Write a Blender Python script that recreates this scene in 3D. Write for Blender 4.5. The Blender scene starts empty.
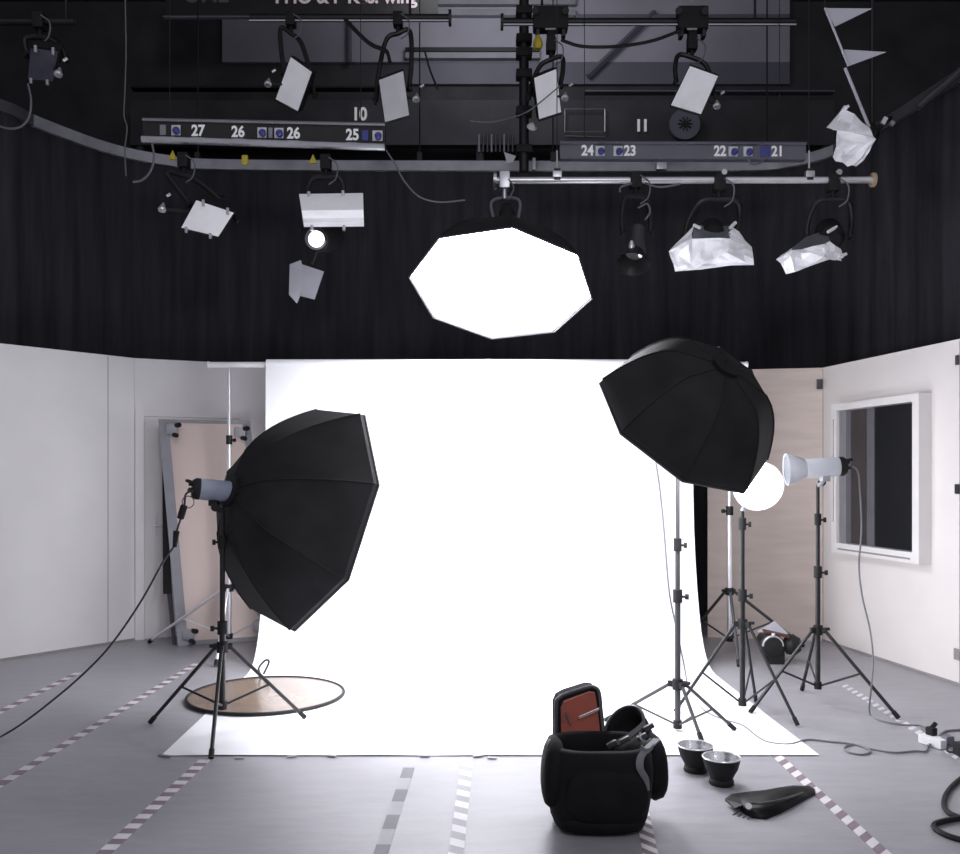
import bpy, bmesh, math, random
from mathutils import Vector, Matrix
random.seed(7)
V = Vector
scn = bpy.context.scene
COL = scn.collection
F, CX, HY, CZ = 900.0, 480.0, 475.0, 1.5

# ------------------------------------------------------------------ helpers
def P(x, y, Y):
    return V(((x - CX) / F * Y, Y, CZ + (HY - y) / F * Y))
def FL(x, y, z=0.0):
    return P(x, y, F * (CZ - z) / (y - HY))

class MB:
    def __init__(s):
        s.v = []; s.f = []; s.m = []
    def add(s, vs, fs, m=0):
        o = len(s.v)
        s.v += [V(p) for p in vs]
        for f in fs:
            s.f.append([o + i for i in f]); s.m.append(m)
        return s
    def poly(s, pts, m=0):
        return s.add(pts, [list(range(len(pts)))], m)
    def prism(s, pts, vec, m=0):
        n = len(pts); vec = V(vec)
        vs = [V(p) for p in pts] + [V(p) + vec for p in pts]
        fs = [list(range(n))[::-1], list(range(n, 2 * n))]
        fs += [[i, (i + 1) % n, n + (i + 1) % n, n + i] for i in range(n)]
        return s.add(vs, fs, m)
    def box(s, c, size, rot=None, bevel=0.0, m=0, seg=2):
        bm = bmesh.new()
        bmesh.ops.create_cube(bm, size=1)
        for v in bm.verts:
            v.co = V((v.co.x * size[0], v.co.y * size[1], v.co.z * size[2]))
        if bevel:
            bmesh.ops.bevel(bm, geom=list(bm.edges), offset=bevel, segments=seg, profile=.7, affect='EDGES')
        M = rot.to_4x4() if rot else Matrix.Identity(4)
        bm.verts.index_update()
        vs = [M @ v.co + V(c) for v in bm.verts]
        fs = [[v.index for v in f.verts] for f in bm.faces]
        bm.free()
        return s.add(vs, fs, m)
    def ring_basis(s, d, up=None):
        d = d.normalized()
        a = up or (V((0, 0, 1)) if abs(d.z) < .9 else V((1, 0, 0)))
        u = a.cross(d)
        if u.length < 1e-6: u = V((1, 0, 0)).cross(d)
        u.normalize(); w = d.cross(u)
        return u, w
    def lathe(s, prof, org, axis, n=20, m=0, cap0=True, cap1=True, up=None):
        org = V(org); axis = V(axis).normalized(); u, w = s.ring_basis(axis, up)
        vs = []
        for r, h in prof:
            for k in range(n):
                a = 2 * math.pi * k / n
                vs.append(org + axis * h + u * (r * math.cos(a)) + w * (r * math.sin(a)))
        fs = []
        for i in range(len(prof) - 1):
            for k in range(n):
                fs.append([i * n + k, i * n + (k + 1) % n, (i + 1) * n + (k + 1) % n, (i + 1) * n + k])
        if cap0: fs.append(list(range(n))[::-1])
        if cap1: fs.append([(len(prof) - 1) * n + k for k in range(n)])
        return s.add(vs, fs, m)
    def cyl(s, p0, p1, r0, r1=None, n=14, m=0):
        p0 = V(p0); p1 = V(p1)
        return s.lathe([(r0, 0), (r0 if r1 is None else r1, (p1 - p0).length)], p0, p1 - p0, n, m)
    def tube(s, pts, r, n=8, m=0, smooth=0, closed=False):
        pts = [V(p) for p in pts]
        if smooth: pts = spline(pts, smooth, closed)
        N = len(pts); vs = []; u = None
        for i, p in enumerate(pts):
            if closed: d = pts[(i + 1) % N] - pts[i - 1]
            else: d = pts[min(i + 1, N - 1)] - pts[max(i - 1, 0)]
            d.normalize()
            if u is None: u, w = s.ring_basis(d)
            else:
                u = u - d * u.dot(d)
                if u.length < 1e-5: u, w = s.ring_basis(d)
                u.normalize(); w = d.cross(u)
            for k in range(n):
                a = 2 * math.pi * k / n
                vs.append(p + u * (r * math.cos(a)) + w * (r * math.sin(a)))
        fs = []
        for i in range(N if closed else N - 1):
            j = (i + 1) % N
            for k in range(n):
                fs.append([i * n + k, i * n + (k + 1) % n, j * n + (k + 1) % n, j * n + k])
        if not closed:
            fs.append(list(range(n))[::-1]); fs.append([(N - 1) * n + k for k in range(n)])
        return s.add(vs, fs, m)
    def loft(s, rings, m=0, cap0=True, cap1=True):
        n = len(rings[0]); vs = [p for r in rings for p in r]; fs = []
        for i in range(len(rings) - 1):
            for k in range(n):
                fs.append([i * n + k, i * n + (k + 1) % n, (i + 1) * n + (k + 1) % n, (i + 1) * n + k])
        if cap0: fs.append(list(range(n))[::-1])
        if cap1: fs.append([(len(rings) - 1) * n + k for k in range(n)])
        return s.add(vs, fs, m)
    def ribbon(s, pts, width, side, th=.003, m=0, smooth=6):
        pts = spline([V(p) for p in pts], smooth) if smooth else [V(p) for p in pts]
        side = V(side).normalized() * width * .5; rings = []
        for i, p in enumerate(pts):
            d = (pts[min(i + 1, len(pts) - 1)] - pts[max(i - 1, 0)]).normalized()
            nn = d.cross(side).normalized() * th * .5
            rings.append([p - side - nn, p + side - nn, p + side + nn, p - side + nn])
        return s.loft(rings, m)
    def build(s, name, mats, parent=None, angle=35, recalc=True):
        off = V((0, 0, 0))
        q = parent
        while q is not None:
            off += q.location; q = q.parent
        me = bpy.data.meshes.new(name)
        if parent is None and s.v:
            lo = V([min(v[i] for v in s.v) for i in range(3)]); hi = V([max(v[i] for v in s.v) for i in range(3)])
            loc = V(((lo.x + hi.x) / 2, (lo.y + hi.y) / 2, lo.z)); off = loc
        else: loc = V((0, 0, 0))
        me.from_pydata([v - off for v in s.v], [], s.f)
        for mt in (mats if isinstance(mats, (list, tuple)) else [mats]): me.materials.append(mt)
        me.polygons.foreach_set('material_index', s.m)
        if recalc:
            bm = bmesh.new(); bm.from_mesh(me)
            bmesh.ops.recalc_face_normals(bm, faces=bm.faces)
            bm.to_mesh(me); bm.free()
        me.shade_smooth(); me.set_sharp_from_angle(angle=math.radians(angle))
        me.update()
        o = bpy.data.objects.new(name, me); COL.objects.link(o)
        o.location = loc
        if parent is not None: o.parent = parent
        return o

def spline(pts, n, closed=False):
    N = len(pts); out = []
    rng = N if closed else N - 1
    for i in range(rng):
        if closed: p0, p1, p2, p3 = pts[i - 1], pts[i], pts[(i + 1) % N], pts[(i + 2) % N]
        else:
            p1, p2 = pts[i], pts[i + 1]
            p0 = pts[i - 1] if i else p1 * 2 - p2
            p3 = pts[i + 2] if i + 2 < N else p2 * 2 - p1
        for k in range(n):
            t = k / n
            out.append(.5 * ((2 * p1) + (p2 - p0) * t + (2 * p0 - 5 * p1 + 4 * p2 - p3) * t * t + (3 * p1 - p0 - 3 * p2 + p3) * t ** 3))
    if not closed: out.append(pts[-1].copy())
    return out

def tag(o, label, cat, group=None):
    o['label'] = label; o['category'] = cat
    if group: o['group'] = group
    return o
def thing(name, loc, label, cat, group=None):
    o = bpy.data.objects.new(name, None); COL.objects.link(o)
    o.location = V(loc); o.empty_display_size = .1
    return tag(o, label, cat, group)
def struct(o, label=None):
    o['kind'] = 'structure'
    if label: o['label'] = label
    return o

# ---------------------------------------------------------------- materials
def srgb(r, g, b):
    f = lambda c: (c / 255 / 12.92) if c / 255 <= .04045 else ((c / 255 + .055) / 1.055) ** 2.4
    return (f(r), f(g), f(b), 1)
def mat(name, col, rough=.6, metal=0., var=.08, scale=6., bump=0., emis=0., ecol=None, spec=.5, sheen=0., stretch=None):
    m = bpy.data.materials.new(name); m.use_nodes = True
    nt = m.node_tree; b = nt.nodes['Principled BSDF']
    tc = nt.nodes.new('ShaderNodeTexCoord')
    mp = nt.nodes.new('ShaderNodeMapping'); nt.links.new(tc.outputs['Object'], mp.inputs['Vector'])
    if stretch: mp.inputs['Scale'].default_value = stretch
    nz = nt.nodes.new('ShaderNodeTexNoise'); nz.inputs['Scale'].default_value = scale; nz.inputs['Detail'].default_value = 5
    nt.links.new(mp.outputs['Vector'], nz.inputs['Vector'])
    cr = nt.nodes.new('ShaderNodeValToRGB')
    c = V(col[:3])
    cr.color_ramp.elements[0].position = .3; cr.color_ramp.elements[1].position = .7
    cr.color_ramp.elements[0].color = (*[max(0, x * (1 - var)) for x in c], 1)
    cr.color_ramp.elements[1].color = (*[min(1, x * (1 + var)) for x in c], 1)
    nt.links.new(nz.outputs['Fac'], cr.inputs['Fac']); nt.links.new(cr.outputs['Color'], b.inputs['Base Color'])
    b.inputs['Roughness'].default_value = rough; b.inputs['Metallic'].default_value = metal
    b.inputs['Specular IOR Level'].default_value = spec
    if sheen: b.inputs['Sheen Weight'].default_value = sheen
    if bump:
        bp = nt.nodes.new('ShaderNodeBump'); bp.inputs['Strength'].default_value = bump; bp.inputs['Distance'].default_value = .01
        nt.links.new(nz.outputs['Fac'], bp.inputs['Height']); nt.links.new(bp.outputs['Normal'], b.inputs['Normal'])
    if emis:
        b.inputs['Emission Color'].default_value = ecol or (*c, 1); b.inputs['Emission Strength'].default_value = emis
    return m

def floor_material():
    m = mat('grey_painted_floor', srgb(157, 155, 160), rough=.38, var=.08, scale=.9, bump=.0)
    nt = m.node_tree; b = nt.nodes['Principled BSDF']
    tc = [n for n in nt.nodes if n.type == 'TEX_COORD'][0]
    ramp = [n for n in nt.nodes if n.type == 'VALTORGB'][0]
    # worn scuffs: a stretched finer noise
    mp = nt.nodes.new('ShaderNodeMapping'); mp.inputs['Scale'].default_value = (1.2, 5, 1)
    n2 = nt.nodes.new('ShaderNodeTexNoise'); n2.inputs['Scale'].default_value = 3; n2.inputs['Detail'].default_value = 8; n2.inputs['Roughness'].default_value = .7
    nt.links.new(tc.outputs['Object'], mp.inputs['Vector']); nt.links.new(mp.outputs['Vector'], n2.inputs['Vector'])
    r2 = nt.nodes.new('ShaderNodeValToRGB'); r2.color_ramp.elements[0].position = .28; r2.color_ramp.elements[1].position = .62
    r2.color_ramp.elements[0].color = (.80, .80, .83, 1); r2.color_ramp.elements[1].color = (1, 1, 1, 1)
    nt.links.new(n2.outputs['Fac'], r2.inputs['Fac'])
    mx = nt.nodes.new('ShaderNodeMix'); mx.data_type = 'RGBA'; mx.blend_type = 'MULTIPLY'; mx.inputs['Factor'].default_value = 1
    nt.links.new(ramp.outputs['Color'], mx.inputs['A']); nt.links.new(r2.outputs['Color'], mx.inputs['B'])
    nt.links.new(mx.outputs['Result'], b.inputs['Base Color'])
    mr = nt.nodes.new('ShaderNodeMapRange'); mr.inputs['To Min'].default_value = .30; mr.inputs['To Max'].default_value = .5
    nt.links.new(n2.outputs['Fac'], mr.inputs['Value']); nt.links.new(mr.outputs['Result'], b.inputs['Roughness'])
    return m

M = {}
M['floor'] = floor_material()
M['white_wall'] = mat('white_painted_flat', srgb(238, 235, 236), .7, var=.03, scale=2, bump=.05)
M['right_wall'] = mat('off_white_painted_flat', srgb(232, 226, 224), .65, var=.03, scale=2, bump=.05)
M['beige_wall'] = mat('warm_plywood_flat', srgb(222, 207, 198), .7, var=.07, scale=2.5, bump=.08, stretch=(.8, .8, 6))
M['seam'] = mat('panel_seam', srgb(150, 145, 145), .8)
M['door'] = mat('white_door_paint', srgb(238, 234, 234), .55, var=.02)
M['black_cloth'] = mat('black_molton_curtain', (.036, .036, .042, 1), .95, var=.25, scale=3, spec=.1, stretch=(4, 4, .3))
M['black_wall'] = mat('black_painted_wall', (.075, .075, .082, 1), .9, var=.2, scale=2, spec=.1)
M['grey_wall'] = mat('dark_grey_board', srgb(172, 170, 182), .7, var=.18, scale=.8)
M['mid_grey'] = mat('mid_grey_board', srgb(112, 112, 124), .6, var=.1, scale=1.5)
M['ledge'] = mat('pale_grey_ledge', srgb(150, 150, 158), .5, var=.1)
M['black'] = mat('black_metal', (.010, .010, .011, 1), .45, var=.2, scale=20)
M['black_matte'] = mat('black_matte_plastic', (.014, .014, .015, 1), .65, var=.2, scale=20, spec=.3)
M['black_nylon'] = mat('black_nylon_softbox', (.020, .020, .022, 1), .72, var=.25, scale=5, bump=.12, spec=.25)
M['binding'] = mat('dark_grey_binding', (.05, .05, .055, 1), .5)
M['lining'] = mat('silver_lining', (.75, .75, .78, 1), .35, metal=.8, var=.1, bump=.1)
M['chrome'] = mat('chrome_tube', (.80, .80, .83, 1), .3, metal=.6, var=.05)
M['alu'] = mat('brushed_aluminium', (.58, .58, .62, 1), .38, metal=.9, var=.08)
M['steel_rail'] = mat('grey_curtain_rail', srgb(165, 165, 172), .5, metal=.3, var=.12, scale=8)
M['grey_body'] = mat('blue_grey_strobe_shell', srgb(150, 158, 176), .42, var=.05)
M['pale_body'] = mat('pale_grey_strobe_shell', srgb(205, 207, 214), .42, var=.03)
M['paper'] = mat('white_seamless_paper', (.9, .9, .93, 1), .85, var=.01, scale=3)
M['white_sheet'] = mat('white_diffusion_sheet', (.86, .86, .88, 1), .75, var=.05, scale=9, bump=.1, emis=.12, ecol=(.9, .9, 1, 1))  # faint glow put in for light bounced off the paper
M['grey_sheet'] = mat('grey_diffusion_sheet', (.55, .55, .58, 1), .75, var=.05, scale=9, emis=.05, ecol=(.9, .9, 1, 1))  # weaker glow, also standing in for bounced light
M['dim_sheet'] = mat('unlit_blue_grey_lens', (.09, .09, .125, 1), .4, var=.2, scale=9)
M['foil'] = mat('crumpled_white_foil', (.86, .86, .9, 1), .4, metal=.2, var=.12, scale=14, bump=.6, emis=.12, ecol=(.9, .9, 1, 1))  # small emission stands in for paper bounce on the foil
M['foil_dark'] = mat('shaded_foil', (.22, .22, .25, 1), .4, metal=.3, var=.15, scale=12, bump=.4)  # dark grey tone of the lens fronts and ring
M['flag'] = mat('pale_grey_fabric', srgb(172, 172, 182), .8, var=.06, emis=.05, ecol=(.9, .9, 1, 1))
M['glow'] = mat('lit_softbox_front', (1, 1, 1, 1), .8, var=0, emis=21, ecol=(.95, .96, 1, 1))
M['glow_in'] = mat('lit_softbox_front_toward_paper', (1, 1, 1, 1), .8, var=0, emis=16, ecol=(.95, .96, 1, 1))
M['lamp_glow'] = mat('lit_reflector', (1, 1, 1, 1), .8, var=0, emis=14, ecol=(1, .98, .97, 1))
M['lens_glow'] = mat('lit_spot_lens', (1, 1, 1, 1), .5, var=0, emis=2.0, ecol=(1, 1, 1, 1))
M['gold'] = mat('brushed_gold_fabric', (.19, .14, .105, 1), .2, metal=.15, var=.10, scale=8, bump=.06)
M['brown'] = mat('rust_brown_lining', srgb(142, 62, 44), .7, var=.15, scale=12, sheen=.2)
M['dull_brown'] = mat('red_brown_metal', srgb(92, 52, 44), .5)
M['clear'] = mat('shiny_plastic', srgb(205, 195, 192), .2)
M['bag'] = mat('black_bag_nylon', (.007, .007, .008, 1), .75, var=.3, scale=9, bump=.5, spec=.2)
M['strap'] = mat('grey_webbing', srgb(120, 122, 128), .6, var=.12, scale=30)
M['buckle'] = mat('dark_buckle', (.05, .05, .055, 1), .35)
M['pouch'] = mat('glossy_black_pouch', (.004, .004, .005, 1), .45, var=.3, scale=8, bump=.35, spec=.22)
M['cable'] = mat('dark_cable', (.035, .035, .04, 1), .5)
M['grey_cable'] = mat('grey_cable', srgb(112, 112, 118), .5)
M['white_plastic'] = mat('white_plastic', srgb(232, 232, 232), .4)
M['silver_in'] = mat('polished_reflector_bowl', (.78, .78, .79, 1), .2, metal=.88, var=.04)
M['pink_board'] = mat('pale_pink_plywood', srgb(232, 212, 205), .7, var=.05, scale=1.4, stretch=(2, 2, .4))
M['tape_white'] = mat('white_tape', srgb(215, 212, 216), .6, var=.08)
M['tape_red'] = mat('faded_red_tape', srgb(132, 116, 124), .6, var=.12)
M['tape_grey'] = mat('grey_tape', srgb(112, 112, 118), .6, var=.12)
M['tape_pale'] = mat('worn_pale_tape', srgb(160, 159, 165), .6, var=.06)
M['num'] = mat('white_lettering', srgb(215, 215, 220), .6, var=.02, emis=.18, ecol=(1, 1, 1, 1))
M['num_grey'] = mat('grey_lettering', srgb(105, 105, 112), .6, var=.02)
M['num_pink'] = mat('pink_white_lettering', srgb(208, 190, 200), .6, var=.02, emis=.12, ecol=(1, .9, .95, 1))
M['sign'] = mat('dark_sign_board', (.022, .02, .021, 1), .6)
M['blue'] = mat('blue_plastic', srgb(70, 74, 150), .4, emis=.03)
M['yellow'] = mat('yellow_tag', srgb(196, 178, 50), .5)
M['window_paint'] = mat('white_window_paint', srgb(232, 229, 228), .45, var=.02)
M['dark_room'] = mat('dark_room', (.012, .012, .014, 1), .9)
M['grey_drape'] = mat('grey_drape', srgb(120, 118, 124), .9)
M['brown_drape'] = mat('brown_drape', srgb(78, 70, 68), .9)
M['orange'] = mat('brass_end_cap', srgb(190, 165, 140), .5)

def glass_mat():
    m = bpy.data.materials.new('window_glass'); m.use_nodes = True
    nt = m.node_tree; nt.nodes.remove(nt.nodes['Principled BSDF'])
    out = [n for n in nt.nodes if n.type == 'OUTPUT_MATERIAL'][0]
    t = nt.nodes.new('ShaderNodeBsdfTransparent'); g = nt.nodes.new('ShaderNodeBsdfGlossy'); g.inputs['Roughness'].default_value = .02
    t.inputs['Color'].default_value = (.85, .86, .88, 1)
    fr = nt.nodes.new('ShaderNodeFresnel'); fr.inputs['IOR'].default_value = 1.25
    mx = nt.nodes.new('ShaderNodeMixShader')
    nt.links.new(fr.outputs[0], mx.inputs[0]); nt.links.new(t.outputs[0], mx.inputs[1]); nt.links.new(g.outputs[0], mx.inputs[2])
    nt.links.new(mx.outputs[0], out.inputs['Surface'])
    return m
M['glass'] = glass_mat()

def text(name, s, c, h, m, parent, right=V((1, 0, 0)), up=V((0, 0, 1)), bold=.0, wx=1.0):
    cu = bpy.data.curves.new(name, 'FONT'); cu.body = s; cu.align_x = 'CENTER'; cu.align_y = 'CENTER'
    cu.size = h / .7; cu.offset = bold; cu.extrude = .001
    tmp = bpy.data.objects.new(name, cu); COL.objects.link(tmp)
    bpy.context.view_layer.update()
    dg = bpy.context.evaluated_depsgraph_get()
    me = bpy.data.meshes.new_from_object(tmp.evaluated_get(dg))
    bpy.data.objects.remove(tmp)
    off = V((0, 0, 0)); q = parent
    while q is not None: off += q.location; q = q.parent
    nrm = right.cross(up)
    for v in me.vertices:
        v.co = V(c) + right * (v.co.x * wx) + up * v.co.y + nrm * v.co.z - off
    me.materials.clear(); me.materials.append(m)
    me.name = name
    o = bpy.data.objects.new(name, me); COL.objects.link(o); o.parent = parent
    return o

# ------------------------------------------------------------------- setting
struct(MB().box((0, 4.5, -.05), (15, 15, .1)).build('floor', M['floor']), 'grey painted studio floor')
struct(MB().box((0, 8.9, 7.65), (15, 5.6, .1)).build('ceiling', M['black_wall']), 'black studio ceiling')
struct(MB().box((0, 11.65, 3.8), (15, .1, 7.6)).build('wall_far', M['black_wall']), 'black far studio wall')
struct(MB().box((-7.05, 6.5, 3.8), (.1, 10.2, 7.6)).build('wall_far_left', M['black_wall']), 'black left studio wall')
struct(MB().box((7.05, 6.5, 3.8), (.1, 10.2, 7.6)).build('wall_far_right', M['black_wall']), 'black right studio wall')

def flat(name, p0, p1, h, m, label, th=.06, seams=(), holes=None, cap=True):
    """upright wall flat whose visible face runs p0 -> p1 (x, y); it is thick away from the camera"""
    p0 = V((*p0, 0)); p1 = V((*p1, 0)); d = (p1 - p0); L = d.length; d.normalize()
    nrm = V((-d.y, d.x, 0))            # away from the room for left-to-right order
    mb = MB()
    def slab(a, b, z0, z1, mi=0, out=0.0, t=th):
        q = [p0 + d * a - nrm * out, p0 + d * b - nrm * out, p0 + d * b + nrm * t, p0 + d * a + nrm * t]
        mb.prism([x + V((0, 0, z0)) for x in q], V((0, 0, z1 - z0)), mi)
    if holes:
        a0, a1, z0, z1 = holes
        slab(0, a0, 0, h); slab(a1, L, 0, h); slab(a0, a1, 0, z0); slab(a0, a1, z1, h)
    else: slab(0, L, 0, h)
    for sx in seams: slab(sx - .003, sx + .003, 0.0, h - .002, 1, .0015, .01)
    if cap: slab(0, L, h, h + .012, 0, .004)
    o = struct(mb.build(name, [m, M['seam']]), label)
    return o, p0, d, nrm, L

WL0, WL1 = (-5.35, 5.395), (-3.14, 8.18)
flat('wall_left', WL0, WL1, 2.55, M['white_wall'], 'white painted set flat on the left', seams=(1.9, 3.30))
wb, b0, bd, bn, bL = flat('wall_back_left', (-3.139, 8.181), (-1.98, 8.71), 2.55, M['white_wall'], 'white set flat holding a door', seams=())
wr, r0, rd, rn, rL = flat('wall_back_right', (2.108, 8.33), (3.098, 8.134), 2.457, M['beige_wall'], 'warm plywood set flat right of the paper', seams=())
# a few scratches on the plywood flat
ww, w0, wd, wn, wL = flat('wall_right', (3.10, 8.13), (3.72, 4.75), 2.457, M['right_wall'], 'off white set flat on the right', holes=None, seams=(1.75,))
# baseboards
def base(name, p0, d, L, nrm, m):
    q = [p0 - nrm * .012, p0 + d * L - nrm * .012, p0 + d * L, p0]
    struct(MB().prism([x.copy() for x in q], V((0, 0, .018))).build(name, m))
base('baseboard_left', V((-5.35, 5.395, 0)), (V((*WL1, 0)) - V((*WL0, 0))).normalized(), 3.55, V((-.78, .62, 0)), M['seam'])
base('baseboard_right', w0, wd, wL, wn, M['seam'])

# door in the back-left flat
def on(p, d, a, z, nrm=None, out=0.0):
    q = p + d * a + V((0, 0, z))
    return q - nrm * out if nrm else q
DA, DB = .005, 1.0
dr = bpy.data.objects.new('door_1', None); COL.objects.link(dr); dr.location = on(b0, bd, .5, 0); struct(dr, 'white door in the left set flat')
mb = MB()
for a0, a1, z0, z1 in ((DA, DA + .075, 0, 2.10), (DB - .075, DB, 0, 2.10), (DA + .075, DB - .075, 2.035, 2.10)):
    mb.prism([on(b0, bd, a0, z0, bn, .025), on(b0, bd, a1, z0, bn, .025), on(b0, bd, a1, z0, bn, -.005), on(b0, bd, a0, z0, bn, -.005)], V((0, 0, z1 - z0)))
struct(mb.build('door_frame', M['door'], dr))
mb = MB().prism([on(b0, bd, DA + .08, .008, bn, .012), on(b0, bd, DB - .08, .008, bn, .012), on(b0, bd, DB - .08, .008, bn, -.005), on(b0, bd, DA + .08, .008, bn, -.005)], V((0, 0, 2.025)))
leaf = mb.build('door_leaf', M['door'], dr)
hp = on(b0, bd, DA + .16, 1.04, bn, .012)
mb = MB().cyl(hp, hp - bn * .045, .010).cyl(hp - bn * .04, hp - bn * .04 + bd * .10, .009)
mb.box(hp - bn * .003, (.03, .008, .17)); mb.build('door_handle', M['chrome'], leaf)

# window on the right wall
wf0 = w0 + wd * .30; WLN = 1.15; Z0, Z1 = .835, 2.112
win = bpy.data.objects.new('window_1', None); COL.objects.link(win); win.location = wf0 + V((0, 0, Z0)); struct(win, 'dark window in a thick white frame')
OUT = .105
def wbox(mb, a0, a1, z0, z1, o0, o1, m=0):
    q = [wf0 + wd * a0 - wn * o1, wf0 + wd * a1 - wn * o1, wf0 + wd * a1 - wn * o0, wf0 + wd * a0 - wn * o0]
    return mb.prism([x + V((0, 0, z0)) for x in q], V((0, 0, z1 - z0)), m)
mb = MB(); B = .075
wbox(mb, 0, B, Z0, Z1, 0, OUT); wbox(mb, WLN - B, WLN, Z0, Z1, 0, OUT)
wbox(mb, B, WLN - B, Z1 - B * .8, Z1, 0, OUT); wbox(mb, B, WLN - B, Z0, Z0 + B * 1.1, 0, OUT)
fr = struct(mb.build('window_frame', M['window_paint'], win))
mb = MB(); wbox(mb, .03, .037, Z0 + .26, Z1 - .13, OUT, OUT + .004); wbox(mb, .1, WLN - .1, Z0 + .026, Z0 + .04, OUT, OUT + .004)
mb.build('frame_groove', M['seam'], fr)
mb = MB(); wbox(mb, B, WLN - B, Z0 + B, Z1 - B * .8, .001, .006); mb.build('dark_backing', M['dark_room'], win)
mb = MB(); wbox(mb, B + .0, B + .07, Z0 + B, Z1 - B * .8, .007, .012); mb.build('drape', M['grey_drape'], win)  # coloured strips standing in for reflections in the pane
mb = MB(); wbox(mb, B + .07, B + .30, Z0 + B, Z1 - B * .8, .007, .011); wbox(mb, B + .30, B + .40, Z0 + B, Z1 - B * .8, .007, .013, 1)
mb.build('drape', [M['brown_drape'], M['grey_drape']], win)
def wp(a, z, o): return wf0 + wd * a - wn * o + V((0, 0, z))
MB().poly([wp(B, Z0 + B, .078), wp(WLN - B, Z0 + B, .078), wp(WLN - B, Z1 - B * .8, .078), wp(B, Z1 - B * .8, .078)]).build('window_pane', M['glass'], win)

# small hardware on the right flats
def hardware(name, pos, size, m, label, cat, rot):
    o = MB().box(pos, size, rot=rot, bevel=.004).build(name, m)
    return tag(o, label, cat)
rw = Matrix.Rotation(math.atan2(wd.y, wd.x), 3, 'Z'); rb = Matrix.Rotation(math.atan2(rd.y, rd.x), 3, 'Z')
hardware('hinge', V((3.065, 8.125, 2.32)), (.05, .012, .09), M['buckle'], 'small dark hinge at the top of the right corner between the flats', 'hinge', rb)
hardware('bracket', w0 + wd * 1.735 - wn * .008 + V((0, 0, 2.32)), (.03, .014, .07), M['buckle'], 'upper small dark bracket on the right wall by the frame edge', 'bracket', rw)
hardware('bracket', w0 + wd * 1.735 - wn * .008 + V((0, 0, 1.40)), (.04, .014, .07), M['black'], 'lower small black bracket on the right wall by the frame edge', 'bracket', rw)
hardware('wall_socket', w0 + wd * 1.735 - wn * .008 + V((0, 0, .22)), (.06, .014, .08), M['seam'], 'small grey wall socket low on the right wall', 'socket', rw)

# ------------------------------------------------------ curtain rail + curtain
RZ = 4.67
rail = [V((-6.2, 5.9, RZ)), V((-4.75, 7.0, RZ)), V((-4.12, 7.72, RZ)), V((-3.98, 8.1, RZ)), V((-3.62, 8.72, RZ)), V((-3.2, 9.05, RZ)), V((-2.6, 9.2, RZ)), V((0, 9.24, RZ)),
        V((2.6, 9.24, RZ)), V((3.16, 9.1, RZ)), V((3.46, 8.78, RZ)), V((3.66, 8.1, RZ)), V((3.77, 7.4, RZ)), V((3.86, 6.9, RZ)), V((4.1, 5.6, RZ))]
rp = spline(rail, 8)
t = thing('curtain_rail', (0, 9.24, RZ), 'grey curved curtain rail running along the top of the black curtain', 'rail')
mb = MB(); rings = []
for i, p in enumerate(rp):
    d = (rp[min(i + 1, len(rp) - 1)] - rp[max(i - 1, 0)]).normalized(); n = V((-d.y, d.x, 0)).normalized()
    rings.append([p - n * .022 + V((0, 0, -.05)), p + n * .022 + V((0, 0, -.05)), p + n * .022 + V((0, 0, .05)), p - n * .022 + V((0, 0, .05))])
vis = [i for i, p in enumerate(rp) if (p.x < 0 and p.y > 8.0) or (p.x >= 0 and p.y > 8.72)]
i0, i1 = min(vis), max(vis)
MB().loft(rings[i0:i1 + 1]).build('track', M['steel_rail'], t)
MB().loft(rings[:i0 + 1]).build('black_track', M['black_wall'], t); MB().loft(rings[i1:]).build('black_track', M['black_wall'], t)
for x in (-2.9, -.62, .75, 2.95):
    MB().box((x, 9.25, RZ + .09), (.05, .06, .1)).cyl((x, 9.25, RZ + .1), (x, 9.25, 7.6), .008, n=6).build('hanger', M['black'], t)
MB().box((.55, 9.2, RZ), (.03, .08, .12), bevel=.005).build('joint', M['alu'], t)
MB().box((1.85, 9.2, RZ), (.1, .08, .11), bevel=.005).build('joint', M['alu'], t)
# curtain with folds, hanging from the rail
rings = []; fine = spline(rail, 40); acc = 0
front = []
for i, p in enumerate(fine):
    d = (fine[min(i + 1, len(fine) - 1)] - fine[max(i - 1, 0)]).normalized(); n = V((-d.y, d.x, 0)).normalized()
    if i: acc += (p - fine[i - 1]).length
    front.append((p, n, acc))
mb = MB(); vs = []; fs = []
for zz, amp in ((RZ - .05, .008), (2.5, .014), (.01, .018)):
    for p, n, a in front:
        q = p + n * (.02 + amp * math.sin(a * 21) + amp * .4 * math.sin(a * 8.3)); vs.append(V((q.x, q.y, zz)))
N = len(front)
for r in range(2):
    for i in range(N - 1): fs.append([r * N + i, r * N + i + 1, (r + 1) * N + i + 1, (r + 1) * N + i])
tag(mb.add(vs, fs).build('studio_curtain', M['black_cloth'], angle=80), 'black floor length curtain hung on the curved rail behind the paper', 'curtain')

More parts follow.
